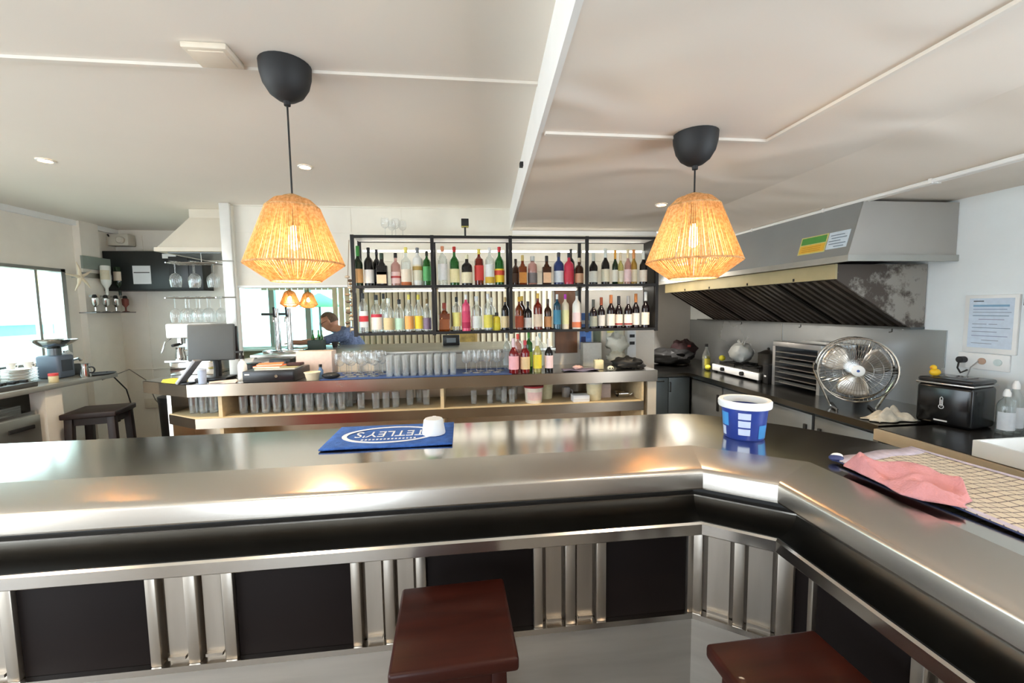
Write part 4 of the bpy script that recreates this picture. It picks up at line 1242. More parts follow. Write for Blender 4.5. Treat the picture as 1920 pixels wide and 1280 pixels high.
blob('bag', paint((214, 212, 196)), t, (0, 0, .21), .10, .08, .085, .25, 4)
blob('bag_base', paint((196, 190, 170)), t, (0, 0, .07), .09, .07, .07, .2, 5)
t = thing('black_bag', 'black crumpled bag lying at the right end of the back counter', 'bag', (1.47, 3.60, ZB))
blob('bag', MATTBLACK, t, (0, 0, .05), .13, .09, .05, .3, 8)
blob('strap', MATTBLACK, t, (.10, -.03, .025), .07, .04, .025, .2, 9)
t = thing('candle', 'cream block candle on the back counter', 'candle', (1.20, 3.60, ZB))
MB().box(-.04, .04, -.03, .03, 0, .085).build('body', paint((226, 214, 172)), t, bevel=.008)
MB().cyl((0, 0, .085), .002, .012, 5).build('wick', MATTBLACK, t)
t = thing('small_ornament', 'small white figure with black spots on the counter edge', 'ornament', (1.27, 3.485, ZB))
MB().sphere((0, 0, .022), .026, 14, 10, 1.2, .8, .85).build('body', paint((222, 216, 190)), t)
for x in (-.012, .012):
    MB().sphere((x, -.020, .025), .006, 8, 6).build('spot', MATTBLACK, t)
t = thing('cleaning_cloth', 'mauve cloth lying on the back counter beside the candle', 'cloth', (1.02, 3.56, ZB + .004))
MB().grid(lambda u, v: (-.16 + .32 * u, -.06 + .12 * v, .006 + .006 * math.sin(9 * u) * math.cos(5 * v)), 14, 6).build('sheet', paint((120, 112, 134)), t, solid=.004)
blob('bunch', paint((216, 176, 166)), t, (-.02, 0, .022), .045, .03, .018, .25, 12)

# ------------------------------------------------------------------ serving hatch: ledge, beer tap, guest
HC = thing('hatch_counter', 'pale ledge of the serving hatch where the guest leans', 'counter', (-.5, 4.5, 0))
MB().box(-1.92, .9, 4.0, 4.98, 1.18, 1.215).build('ledge', mat('hatch_steel', (190, 188, 180), .3, .8, var=.06), HC, w=True, bevel=.004)
MB().box(-1.92, .9, 4.14, 4.19, 0, 1.18).build('front_board', WALLGREY, HC, w=True)
t = thing('beer_tap', 'chrome beer tower with two columns and a crossbar on the hatch ledge', 'beer tap', (-1.72, 4.25, 1.2155))
MB().box(-.16, .18, -.10, .10, 0, .02).build('base', CHROME, t, bevel=.004)
for x in (-.055, .055):
    MB().cyl((x, 0, .02), .026, .40, 16).build('column', CHROME, t)
    MB().tube([(x, -.02, .34), (x, -.08, .335), (x, -.09, .29)], .009, 8).build('spout', CHROME, t)
    MB().tube([(x, -.05, .34), (x, -.06, .43)], .010, 8).build('tap_handle', MATTBLACK, t)
MB().tube([(-.19, 0, .365), (.06, 0, .365)], .012, 8).build('crossbar', DARKSTEEL, t)
t = thing('bottle_crate', 'dark green bottle crate beside the beer tap', 'crate', (-1.47, 4.40, 1.2155))
MB().box(-.07, .07, -.06, .06, 0, .10).build('crate', paint((36, 52, 44)), t, bevel=.004)
for x in (-.035, .02, .05):
    MB().lathe([(.018, .02), (.018, .12), (.008, .16), (.008, .20)], 12, (x, 0, 0)).build('bottle_neck', GL['green'], t)
t = thing('coffee_cup', 'small dark cup on the hatch ledge before the guest', 'cup', (-1.36, 4.62, 1.2155))
MB().lathe([(.022, 0), (.034, .06), (.031, .06), (.02, .004), (0, .004)], 16).build('cup_wall', paint((60, 54, 54)), t)
MB().ring((.04, 0, .03), .016, .004, 12, 'y').build('handle', paint((60, 54, 54)), t)
t = thing('framed_picture', 'framed gold and brown picture beyond the hatch under the rack', 'picture', (.0, 6.5, 1.0))
MB().box(-.22, .22, -.02, .0, 0, .34).build('frame', paint((200, 170, 110)), t)
MB().box(-.19, .19, -.024, -.02, .03, .31).build('image', mat('brown_print', (190, 160, 90), .6, var=.4, vscale=9), t)
MB().box(-.03, .03, -.01, .02, -1.0, 0).build('stand', paint((90, 70, 50)), t)
t = thing('stereo', 'black stereo on the hatch ledge under the rack', 'stereo', (-.13, 4.6, 1.2155))
MB().box(-.09, .09, -.05, .05, 0, .11).build('body', BLACKPLASTIC, t, bevel=.006)
MB().box(-.05, .05, -.053, -.05, .03, .08).build('display', paint((130, 136, 140)), t)
t = thing('shell_garland', 'garland of shells hanging at the left edge of the rack', 'garland', (-.962, 3.72, 1.42))
MB().tube([(0, 0, 0), (.008, 0, .2), (-.006, 0, .42), (.02, .0, .78)], .003, 5).build('string', paint((150, 130, 100)), t)
for k in range(16):
    z = .02 + k * .030
    m = MB().sphere((random.uniform(-.02, .02), random.uniform(-.015, .015), z), .017, 8, 6, random.uniform(.8, 1.5), 1, .75)
    m.build('shell', paint(((206, 190, 166), (150, 126, 100), (96, 78, 64))[k % 3]), t)

# the guest beyond the hatch: one continuous body grown from a joint skeleton
def make_person():
    t = thing('person', 'person in a blue-grey shirt leaning on the hatch ledge, reading', 'person', (-1.35, 5.22, 0))
    J = {  # local joints: x towards his back, facing -x
        'pelvis': ((.06, 0, .82), .135), 'waist': ((.04, 0, .96), .130), 'chest': ((.02, 0, 1.16), .150), 'upper': ((-.03, 0, 1.32), .105),
        'neck': ((-.13, 0, 1.375), .056), 'nape': ((-.185, 0, 1.395), .056),
        'shL': ((-.04, -.165, 1.315), .070), 'elL': ((-.20, -.27, 1.275), .048), 'wrL': ((-.46, -.33, 1.255), .030), 'haL': ((-.54, -.33, 1.26), .028),
        'shR': ((-.04, .165, 1.315), .070), 'elR': ((-.20, .26, 1.12), .048), 'wrR': ((-.40, .10, 1.20), .030), 'haR': ((-.48, .04, 1.24), .028),
        'hipL': ((.04, -.10, .80), .092), 'knL': ((-.38, -.13, .80), .064), 'anL': ((-.36, -.13, .40), .044), 'toL': ((-.48, -.13, .34), .036),
        'hipR': ((.04, .10, .80), .092), 'knR': ((-.38, .13, .80), .064), 'anR': ((-.36, .13, .40), .044), 'toR': ((-.48, .13, .34), .036)}
    E_ = [('pelvis', 'waist'), ('waist', 'chest'), ('chest', 'upper'), ('upper', 'neck'), ('neck', 'nape'),
          ('upper', 'shL'), ('shL', 'elL'), ('elL', 'wrL'), ('wrL', 'haL'), ('upper', 'shR'), ('shR', 'elR'), ('elR', 'wrR'), ('wrR', 'haR'),
          ('pelvis', 'hipL'), ('hipL', 'knL'), ('knL', 'anL'), ('anL', 'toL'), ('pelvis', 'hipR'), ('hipR', 'knR'), ('knR', 'anR'), ('anR', 'toR')]
    keys = list(J)
    # fingers: short chains rooted in each hand
    def fingers(hand, side, base):
        hp = Vector(J[hand][0])
        prev = hand
        for k in range(5):
            spread = (-.03 + .015 * k) if k < 4 else .04 * side
            ln = (.045, .052, .05, .04, .035)[k]
            a, b = '%s_f%d' % (hand, k), '%s_g%d' % (hand, k)
            J[a] = ((hp.x - .028, hp.y + spread, hp.z - .003), .0095)
            J[b] = ((hp.x - .028 - ln, hp.y + spread * 1.3, hp.z - .014), .0080)
            E_.append((hand, a)); E_.append((a, b))
            keys.extend([a, b])
    fingers('haL', 1, 0); fingers('haR', -1, 0)
    def capsule(m, p, q, r0, r1):
        p, q = Vector(p), Vector(q)
        t_ = (q - p)
        L = t_.length
        t_.normalize()
        pts, rs = [], []
        for k in range(5):
            a = PI / 2 * k / 4
            pts.append(p - t_ * r0 * math.cos(a)); rs.append(max(.0008, r0 * math.sin(a)))
        for k in range(1, 4):
            pts.append(p.lerp(q, k / 4)); rs.append(r0 + (r1 - r0) * k / 4)
        for k in range(5):
            a = PI / 2 * k / 4
            pts.append(q + t_ * r1 * math.sin(a)); rs.append(max(.0008, r1 * math.cos(a)))
        m.tube(pts, rs, 14)
    cb = MB()
    for a, b in E_:
        capsule(cb, J[a][0], J[b][0], J[a][1], J[b][1])
    for sx in (-1, 1):
        capsule(cb, (.01, .05 * sx, 1.08), (-.01, .09 * sx, 1.29), .120, .095)
    body = cb.mesh('tmp_body', smooth=0)
    # head: shaped sphere with brow, nose, jaw and ears, looking down to the left
    hm = MB()
    hm.M = Matrix.Translation((-.235, 0, 1.475)) @ Matrix.Rotation(-.42, 4, 'Y')
    n0 = len(hm.v)
    ms = MB().sphere((0, 0, 0), 1, 28, 20)
    vs = []
    for x, y, z in ms.v:
        X, Y, Z = x * .098, y * .075, z * .118
        if z < -.2 and x > 0: X *= 1 + .35 * z * .9
        if z < -.3: Y *= 1 + .35 * (z + .3)
        if x < 0 and abs(y) < .22 and -.30 < z < .12: X -= .020 * (1 - abs(y) / .22) * (1 - abs(z + .14) / .26)
        if x < -.5 and .08 < z < .26: X -= .005
        if x < -.5 and -.02 < z < .10 and .2 < abs(y) < .55: X += .007
        if x < -.4 and -.58 < z < -.46: X += .005
        vs.append((X, Y, Z))
    hm.add(vs, ms.f)
    for s in (-1, 1):
        hm.add([(.012 + .012 * a, s * (.074 + .012 * b), -.005 + .032 * c) for a, b, c in
                [(-1, 0, -1), (1, 0, -1), (1.3, 1, -.6), (-.6, 1, -.6), (-1, 0, 1), (1, 0, 1), (1.5, 1, .9), (-.4, 1, .9)]],
               [(3, 2, 1, 0), (4, 5, 6, 7), (0, 1, 5, 4), (1, 2, 6, 5), (2, 3, 7, 6), (3, 0, 4, 7)])
    head = hm.mesh('tmp_head', smooth=1.5)
    bm = bmesh.new()
    bm.from_mesh(body)
    bm.from_mesh(head)
    me2 = bpy.data.meshes.new('body')
    bm.to_mesh(me2)
    bm.free()
    o = bpy.data.objects.new('body', me2)
    COL.objects.link(o)
    rm = o.modifiers.new('remesh', 'REMESH')
    rm.mode = 'VOXEL'
    rm.voxel_size = .0075
    sm = o.modifiers.new('smooth', 'SMOOTH')
    sm.factor = .5
    sm.iterations = 3
    dg = bpy.context.evaluated_depsgraph_get()
    me3 = bpy.data.meshes.new_from_object(o.evaluated_get(dg))
    bpy.data.objects.remove(o)
    me3.name = 'body'
    me3.shade_smooth()
    skin = mat('skin', (206, 150, 122), .55, var=.06, vscale=12)
    shirt = mat('checked_shirt', (112, 126, 160), .85, var=.35, vscale=55)
    trousers = mat('navy_trousers', (44, 46, 60), .85)
    shoe = mat('shoe_leather', (40, 34, 32), .5)
    me3.materials.clear()
    for mm in (skin, shirt, trousers, shoe):
        me3.materials.append(mm)
    for p in me3.polygons:
        c = p.center
        if c.z < .385: k = 3
        elif c.z < .90: k = 2
        elif c.x > -.095 or (c.z < 1.36 and c.x > -.21): k = 1
        else: k = 0
        p.material_index = k
    o = bpy.data.objects.new('body', me3)
    COL.objects.link(o)
    o.parent = t
    # short grey-brown hair cap
    hm = MB()
    hm.M = Matrix.Translation((-.235, 0, 1.475)) @ Matrix.Rotation(-.42, 4, 'Y')
    ms = MB().sphere((0, 0, 0), 1, 24, 16)
    keep = [i for i, (x, y, z) in enumerate(ms.v)]
    vs = [(x * .104, y * .081, z * .124 + .002) for x, y, z in ms.v]
    fs = [f for f in ms.f if all((ms.v[i][2] > .50 and ms.v[i][0] > -.62) or (ms.v[i][0] > .12 and ms.v[i][2] > -.35) for i in f)]
    hm.add(vs, fs)
    hm.build('hair', mat('grey_brown_hair', (112, 90, 74), .8, var=.3, vscale=60), t, smooth=1.5)
    gm = MB()
    gm.M = hm.M
    for s in (-1, 1):
        gm.ring((-.098, s * .033, .012), .024, .0025, 14, 'x', 5)
    gm.tube([(-.098, -.058, .012), (.0, -.080, .018)], .0025, 5)
    gm.tube([(-.098, .058, .012), (.0, .080, .018)], .0025, 5)
    gm.build('eyeglasses', MATTBLACK, t)
    gm = MB()
    gm.M = hm.M
    for s in (-1, 1):
        gm.sphere((-.084, s * .032, .010), .010, 8, 6)
    gm.build('eyes', paint((60, 50, 44)), t)
    return t
make_person()
t = thing('newspaper', 'open newspaper lying on the hatch ledge before the guest', 'newspaper', (-1.70, 4.55, 1.2155), .2)
MB().grid(lambda u, v: (-.14 + .28 * u, -.10 + .20 * v, .004 + .010 * abs(math.sin(PI * u * 2))), 12, 4).build('sheet', paint((206, 202, 196)), t, solid=.002)
MB().box(-.11, -.02, -.06, .06, .0145, .016).build('print', paint((90, 88, 88)), t)
stool('bar_stool', 'dark stool under the seated guest, mostly hidden', (-1.29, 5.22, 0), .34, .665, DARKWOOD, .1, .02)
# ------------------------------------------------------------------ kitchen line on the right
KC = thing('kitchen_worktop', 'long dark steel kitchen worktop along the right wall', 'worktop', (2.73, 3.7, 0))
MB().prism([(2.37, 2.10), (3.098, 2.10), (3.098, 5.395), (1.945, 5.395), (1.945, 4.15), (2.37, 4.15)], .86, .90).build(
    'worktop', mat('worktop_steel', (120, 118, 114), .22, 1.0, var=.06, rvar=.06), KC, smooth=0, w=True)
SP = thing('steel_backsplash', 'tall steel splash sheet on the wall behind stove and fan', 'backsplash', (3.094, 3.8, .9005))
MB().box(3.09, 3.0985, 2.335, 5.39, .9005, 1.424).build('sheet', mat('splash_steel', (186, 191, 194), .26, .7, var=.08, vscale=2, rvar=.06), SP, w=True)
MB().box(3.086, 3.09, 3.72, 3.73, .902, 1.424).build('seam', DULLSTEEL, SP, w=True)
CAB = mat('cabinet_steel', (136, 138, 138), .36, .6, var=.06, rvar=.05)
def cabinet(label, y0, y1, handle):
    t = thing('kitchen_cabinet', label, 'cabinet', (2.75, (y0 + y1) / 2, 0), 0, 'steel cabinets under the kitchen worktop')
    MB().box(2.42, 3.09, y0 + .002, y1 - .002, .08, .858).build('body', DARKSTEEL, t, w=True)
    MB().box(2.46, 3.05, y0 + .01, y1 - .01, 0, .08).build('plinth', MATTBLACK, t, w=True)
    d = MB().box(2.40, 2.419, y0 + .012, y1 - .012, .10, .835).build('door', CAB, t, w=True, bevel=.003)
    yh = y0 + .06 if handle < 0 else y1 - .06
    MB().box(2.385, 2.40, yh - .012, yh + .012, .60, .76).build('handle', MATTBLACK, d, w=True, bevel=.004)
    return t
cabinet('grey steel cabinet door under the gas stove, farthest in the row', 3.60, 4.14, -1)
cabinet('grey steel cabinet door below the rack oven, second from the corner', 3.09, 3.60, -1)
cabinet('grey steel cabinet door behind the blue tub, third from the corner', 2.58, 3.09, -1)
cabinet('grey steel cabinet door below the fan, nearest in the row', 2.105, 2.58, 1)
t = thing('corner_cabinet', 'blue-grey two-door cabinet at the kitchen corner beside the counter end', 'cabinet', (2.17, 4.6, 0))
BLUEG = mat('bluegrey_steel', (104, 116, 124), .4, .7, var=.06)
MB().box(1.95, 2.40, 4.19, 5.38, 0, .859).build('body', DARKSTEEL, t, w=True)
for a, b in ((1.952, 2.155), (2.162, 2.398)):
    d = MB().box(a, b, 4.165, 4.19, .06, .85).build('door', BLUEG, t, w=True, bevel=.003)
MB().tube([(2.175, 4.165, .70), (2.175, 4.145, .70), (2.175, 4.145, .80), (2.175, 4.165, .80)], .005, 6).build('handle', MATTBLACK, t.children[-1], w=True)
MB().tube([(2.03, 4.165, .815), (2.03, 4.145, .815), (2.10, 4.145, .815), (2.10, 4.165, .815)], .005, 6).build('handle', MATTBLACK, t.children[1], w=True)
# nearer counter with the ice maker
t = thing('side_counter', 'dark counter with beige front edge carrying the ice maker', 'counter', (2.7, 1.4, 0))
MB().box(2.32, 3.098, .62, 2.06, .872, .90).build('top', mat('dark_granite', (40, 38, 37), .2, var=.2, vscale=60), t, w=True)
MB().box(2.295, 2.32, .62, 2.06, .835, .897).build('front_edge', mat('beige_edge', (176, 158, 132), .45, var=.05), t, w=True, bevel=.003)
MB().box(2.40, 3.09, .64, 2.04, 0, .872).build('base', MATTBLACK, t, w=True)
MB().box(2.295, 2.318, 2.03, 2.06, 0, .835).build('leg', DULLSTEEL, t, w=True)

# extraction hood
HD = thing('extraction_hood', 'big grey extraction hood with baffle filters over the kitchen line', 'hood', (2.75, 3.5, 1.43))
HG = mat('hood_grey', (146, 150, 151), .42, .3, var=.05, vscale=3)
HG2 = mat('hood_end_grey', (172, 170, 166), .45, .3, var=.04, vscale=3)
BEIGE = mat('gutter_beige', (178, 166, 128), .45, .2, var=.08)
y0, y1 = 2.32, 5.05
v_ = [(2.34, y0, 1.90), (3.098, y0, 1.90), (3.098, y0, 2.225), (2.43, y0, 2.225), (2.34, y1, 1.90), (3.098, y1, 1.90), (3.098, y1, 2.225), (2.43, y1, 2.225)]
MB().add(v_, [(0, 3, 7, 4), (3, 2, 6, 7), (1, 5, 6, 2), (4, 7, 6, 5), (0, 4, 5, 1)]).build('front_skin', HG, HD, smooth=0, w=True)
MB().add([(2.341, y0 - .003, 1.90), (3.098, y0 - .003, 1.90), (3.098, y0 - .003, 2.225), (2.431, y0 - .003, 2.225),
          (2.341, y0, 1.90), (3.098, y0, 1.90), (3.098, y0, 2.225), (2.431, y0, 2.225)],
         [(0, 1, 2, 3), (4, 5, 6, 7), (0, 1, 5, 4), (2, 3, 7, 6), (0, 3, 7, 4)]).build('end_plate', HG2, HD, smooth=0, w=True)
MB().box(2.325, 3.098, y0 - .02, y0, 1.862, 1.90).box(2.325, 2.36, y0, y1, 1.862, 1.90).build('bottom_rim', mat('rim_steel', (176, 176, 172), .35, .7), HD, smooth=0, w=True)
MB().box(2.40, 2.415, 2.46, 4.75, 1.765, 1.862).build('gutter', BEIGE, HD, w=True)
for y in (2.8, 3.3, 3.85, 4.3):
    MB().box(2.395, 2.40, y - .006, y + .006, 1.77, 1.79).build('clip', MATTBLACK, HD, w=True)
MB().add([(2.415, 2.47, 1.86), (3.09, 2.47, 1.86), (3.09, 2.47, 1.44), (2.98, 2.47, 1.44), (2.415, 2.47, 1.765),
          (2.415, 2.485, 1.86), (3.09, 2.485, 1.86), (3.09, 2.485, 1.44), (2.98, 2.485, 1.44), (2.415, 2.485, 1.765)],
         [(0, 1, 2, 3, 4), (9, 8, 7, 6, 5), (0, 4, 9, 5), (4, 3, 8, 9), (3, 2, 7, 8)]).build('side_cheek', stained_material(), HD, smooth=0, w=True)
FLT = mat('greasy_filter', (48, 43, 39), .35, .7, var=.3, vscale=6)
FLT2 = mat('filter_blade', (112, 104, 96), .3, .75, var=.3, vscale=5)
a_, b_ = Vector((2.43, 0, 1.775)), Vector((3.02, 0, 1.435))
u_ = (b_ - a_).normalized()
nn = Vector((-u_.z, 0, u_.x)) * -1
ln = (b_ - a_).length
M_ = Matrix(((u_.x, 0, nn.x, a_.x), (0, 1, 0, 0), (u_.z, 0, nn.z, a_.z), (0, 0, 0, 1)))
ys_f = [2.49, 3.05, 3.61, 4.17, 4.73]
for i in range(4):
    m = MB(); m.M = M_
    m.box(0, ln, ys_f[i], ys_f[i + 1] - .012, -.045, -.035)
    f = m.build('filter', FLT, HD, w=True, smooth=0)
    m = MB(); m.M = M_
    k0 = ys_f[i]
    m.box(0, ln, k0, k0 + .012, -.035, .004).box(0, ln, ys_f[i + 1] - .024, ys_f[i + 1] - .012, -.035, .004)
    m.box(0, .02, k0, ys_f[i + 1] - .012, -.035, .004).box(ln - .02, ln, k0, ys_f[i + 1] - .012, -.035, .004)
    m.build('filter_frame', FLT, f, w=True, smooth=0)
    for k in range(7):
        yk = k0 + .03 + k * .073
        m = MB(); m.M = M_
        m.box(.02, ln - .02, yk, yk + .034, -.034, .001)
        m.build('baffle', FLT2, f, w=True, smooth=0)
MB().box(2.99, 3.098, 2.47, 5.05, 1.425, 1.44).build('drip_channel', DARKSTEEL, HD, w=True)
for k, y in enumerate((2.6, 3.4, 4.2)):
    MB().tube([(3.0, y, 1.425), (3.0, y, 1.405), (3.0, y + .02, 1.40)], .004, 5).build('hook', MATTBLACK, HD, w=True)
# stickers on the hood front (they lie in its sloping plane)
def on_hood(y, z, out=.002):
    f = (z - 1.90) / .325
    return (2.34 + .09 * f - out, y, z)
def hood_patch(nm, rgb, y0, y1, z0, z1, parent, out):
    m = MB()
    p = [on_hood(y0, z0, out), on_hood(y1, z0, out), on_hood(y1, z1, out), on_hood(y0, z1, out),
         on_hood(y0, z0, out - .001), on_hood(y1, z0, out - .001), on_hood(y1, z1, out - .001), on_hood(y0, z1, out - .001)]
    m.add(p, [(0, 1, 2, 3), (7, 6, 5, 4), (0, 4, 5, 1), (1, 5, 6, 2), (2, 6, 7, 3), (3, 7, 4, 0)])
    return m.build(nm, paint(rgb), parent, smooth=0, w=True)
t = thing('hood_sticker', 'green and yellow safety sticker on the hood front', 'sticker', (2.36, 2.6, 1.94))
hood_patch('sheet', (206, 200, 130), 2.50, 2.72, 1.945, 2.065, t, .002)
hood_patch('green_field', (84, 150, 70), 2.51, 2.71, 2.012, 2.058, t, .003)
hood_patch('yellow_field', (222, 176, 60), 2.51, 2.71, 1.953, 2.005, t, .003)
for k in range(3):
    hood_patch('print_line', (190, 140, 40), 2.54, 2.69, 1.963 + .013 * k, 1.967 + .013 * k, t, .004)
t = thing('hood_sticker', 'pale blue printed sheet beside the green and yellow sticker', 'sticker', (2.36, 2.42, 1.95))
hood_patch('sheet', (206, 222, 236), 2.345, 2.495, 1.955, 2.063, t, .002)
for k, (a, b) in enumerate(((2.37, 2.44), (2.36, 2.48), (2.40, 2.485), (2.36, 2.47), (2.38, 2.48))):
    hood_patch('print_line', (120, 140, 160), a, b, 1.966 + .018 * k, 1.972 + .018 * k, t, .003)
# conduits under the ceiling
t = thing('ceiling_conduit', 'white twin conduit under the ceiling along the hood', 'conduit', (2.46, 2.5, 2.24))
for x, z in ((2.435, 2.232), (2.465, 2.232)):
    MB().tube([(x, -1.8, z), (x, 5.3, z)], .0115, 8).build('pipe', WHITEPAINT, t, w=True)
for y in (1.4, 1.55, 1.95, 2.6, 3.3):
    MB().box(2.42, 2.48, y - .008, y + .008, 2.22, 2.2445).build('clip', WHITEPAINT, t, w=True)

# ------------------------------------------------------------------ things on the kitchen worktop
ZK = .9005
t = thing('gas_stove', 'two-burner table gas stove with white front and black knobs', 'stove', (2.84, 3.83, ZK))
MB().box(-.17, .17, -.36, .36, .02, .085).build('body', DULLSTEEL, t, bevel=.004)
MB().box(-.178, -.168, -.355, .355, .018, .083).build('front_panel', WHITEPLASTIC, t, bevel=.003)
for x, y in ((-.15, -.33), (.15, -.33), (-.15, .33), (.15, .33)):
    MB().cyl((x, y, 0), .018, .02, 10).build('foot', MATTBLACK, t)
for y in (-.14, .16):
    k = MB().cyl((0, 0, 0), .02, .025, 14).build('knob', MATTBLACK, t)
    k.rotation_euler = (0, -PI / 2, 0)
    k.location = (-.178, y, .05)
for y in (-.18, .18):
    MB().lathe([(.05, 0), (.05, .012), (.03, .018)], 16, (0, y, .085)).build('burner', MATTBLACK, t)
    g = MB()
    for d in (-.10, 0, .10):
        g.box(-.13, .13, y + d - .005, y + d + .005, .103, .113)
    for d in (-.125, .125):
        g.box(d - .005, d + .005, y - .12, y + .12, .085, .113)
    g.build('grate', MATTBLACK, t)
t = thing('rack_oven', 'open steel rack oven with shelves of trays beside the fan', 'oven', (2.87, 3.13, ZK))
FR = mat('pale_frame_steel', (206, 206, 206), .3, .8)
MB().box(-.15, .15, -.25, .25, .345, .385).build('top', FR, t, bevel=.003)
MB().box(-.15, .15, -.25, -.22, 0, .345).build('side', FR, t)
MB().box(-.15, .15, .22, .25, 0, .345).build('side', FR, t)
MB().box(.13, .15, -.22, .22, 0, .345).build('back', DARKSTEEL, t)
for k in range(7):
    MB().box(-.145, .13, -.22, .22, .03 + k * .044, .036 + k * .044).build('slat', mat('slat_steel', (170, 166, 162), .35, .9, var=.2), t)
for k in range(3):
    MB().box(-.13, .10, -.19, .19, .036 + k * .088, .052 + k * .088).build('tray', DARKSTEEL, t)
t = thing('small_appliance', 'small black box beside the gas stove', 'appliance', (2.80, 3.425, ZK))
MB().box(-.11, .11, -.035, .035, 0, .17).build('body', BLACKPLASTIC, t, bevel=.006)
MB().box(-.112, -.109, -.012, .012, .06, .075).build('lamp', WHITEPLASTIC, t)
# fan
fan = thing('drum_fan', 'chrome drum fan with wire guard standing on the kitchen worktop', 'fan', (2.58, 2.46, ZK))
fd = Vector((-.60, -.80, 0)).normalized()
side = Vector((-fd.y, fd.x, 0))
FM = Matrix(((side.x, 0, fd.x, 0), (side.y, 0, fd.y, 0), (0, 1, 0, .27), (0, 0, 0, 1)))   # local: x sideways, y up, z outwards
def fring(r, z, rad, nm, mt=CHROME, seg=40):
    m = MB(); m.M = FM
    m.ring((0, 0, z), r, rad, seg, 'z', 6)
    return m.build(nm, mt, fan)
FR_ = .208
for z, r in ((.05, FR_), (-.06, FR_)):
    fring(r, z, .006, 'guard_rim')
g = MB(); g.M = FM
for i in range(60):
    a = 2 * PI * i / 60
    c, s = math.cos(a), math.sin(a)
    g.tube([(.035 * c, .035 * s, .085), (.14 * c, .14 * s, .08), (FR_ * c, FR_ * s, .05)], .0011, 4, caps=False)
for r, z in ((.08, .083), (.13, .08), (.17, .068)):
    g.ring((0, 0, z), r, .0012, 40, 'z', 4)
o = g.build('guard_wires', CHROME, fan)
o['kind'] = 'stuff'
g = MB(); g.M = FM
for i in range(48):
    a = 2 * PI * (i + .5) / 48
    c, s = math.cos(a), math.sin(a)
    g.tube([(.05 * c, .05 * s, -.10), (.16 * c, .16 * s, -.09), (FR_ * c, FR_ * s, -.06)], .0011, 4, caps=False)
o = g.build('guard_wires', CHROME, fan)
o['kind'] = 'stuff'
BLADE = mat('fan_blade', (196, 190, 182), .28, .85, var=.08)
for k in range(3):
    m = MB()
    m.M = FM @ Matrix.Rotation(2 * PI * k / 3 + .5, 4, 'Z')
    def bl(u, v):
        r = .04 + .145 * u
        an = (-.62 + 1.15 * v) * (.75 + .45 * math.sin(PI * min(1, u * .9 + .1)))
        return (r * math.cos(an), r * math.sin(an), -.03 + .045 * v)
    m.grid(bl, 8, 8)
    m.build('blade', BLADE, fan, solid=.002)
m = MB(); m.M = FM
m.lathe([(.036, .080), (.036, .090), (.030, .094), (0, .095)], 20)
m.build('badge', WHITEPLASTIC, fan)
m = MB(); m.M = FM
m.lathe([(.008, .0951), (.0085, .0955), (0, .0957)], 12)
m.build('badge_print', paint((60, 90, 160)), fan)
m = MB(); m.M = FM
m.lathe([(.05, -.13), (.055, -.10), (.055, -.04), (.03, -.035), (.03, .02), (0, .02)], 20)
m.build('motor', DARKSTEEL, fan)
for s in (-1, 1):
    m = MB(); m.M = FM
    m.tube([(s * .10, -.262, .10), (s * .12, -.26, -.02), (s * .222, -.02, -.01), (s * .222, .03, -.01)], .008, 8)
    m.build('stand_tube', CHROME, fan)
    m = MB(); m.M = FM
    m.tube([(s * .10, -.262, .10), (s * .10, -.262, -.12)], .008, 8)
    m.build('stand_foot', MATTBLACK, fan)
    m = MB(); m.M = FM @ Matrix.Translation((s * .212, 0, -.01)) @ Matrix.Rotation(PI / 2, 4, 'Y')
    m.lathe([(.02, -.012), (.02, .012)], 14)
    m.build('pivot_knob', MATTBLACK, fan)
# oil bottle, bag, fruit, coat
t = thing('oil_bottle', 'clear oil bottle with black cap near the kitchen corner', 'bottle', (2.70, 4.36, ZK))
MB().lathe([(.04, 0), (.043, .01), (.043, .15), (.034, .18), (.016, .22), (.014, .255)], 18).build('body', GL['clear'], t)
MB().lathe([(.0385, .012), (.0405, .145)], 18, cap=False).build('oil', GL['paleyellow'], t)
MB().lathe([(.017, .25), (.017, .28), (0, .281)], 12).build('cap', MATTBLACK, t)
MB().lathe([(.0445, .04), (.0445, .12)], 16, a0=PI * 1.5 - .9, a1=PI * 1.5 + .7, cap=False).build('label', paint((206, 196, 80)), t)
t = thing('shopping_bag', 'bulging white plastic bag standing on the gas stove', 'bag', (2.86, 4.00, ZK + .1135))
blob('bag', mat('bag_film', (200, 202, 198), .35, var=.08, vscale=14), t, (0, 0, .10), .10, .13, .10, .16, 21)
for s in (-1, 1):
    MB().tube([(0, s * .03, .17), (.005, s * .06, .225), (0, s * .035, .235), (0, s * .01, .19)], .007, 6).build('bag_handle', MATS['bag_film'], t)
t = thing('lemon', 'yellow lemon beside the white plastic bag, upper one', 'lemon', (2.755, 4.155, ZK + .1135))
MB().sphere((0, 0, .03), .03, 14, 10, 1, 1.25, 1).build('fruit', paint((222, 210, 50)), t)
MB().sphere((0, .04, .03), .006, 8, 6).build('tip', paint((190, 180, 50)), t)
t = thing('lemon', 'yellow lemon on the worktop left of the stove', 'lemon', (2.66, 4.255, ZK))
MB().sphere((0, 0, .03), .03, 14, 10, 1, 1.2, 1).build('fruit', paint((214, 204, 60)), t)
MB().sphere((0, .038, .03), .006, 8, 6).build('tip', paint((190, 180, 50)), t)
t = thing('dark_pot', 'dark lidded pot behind the white bag on the stove', 'pot', (2.90, 3.66, ZK + .1135))
MB().lathe([(.07, 0), (.085, .02), (.085, .12), (.09, .13), (.03, .16), (0, .165)], 22).build('body', mat('dark_pot', (60, 56, 50), .4, .4), t)
MB().sphere((0, 0, .172), .014, 10, 6).build('knob', MATTBLACK, t)
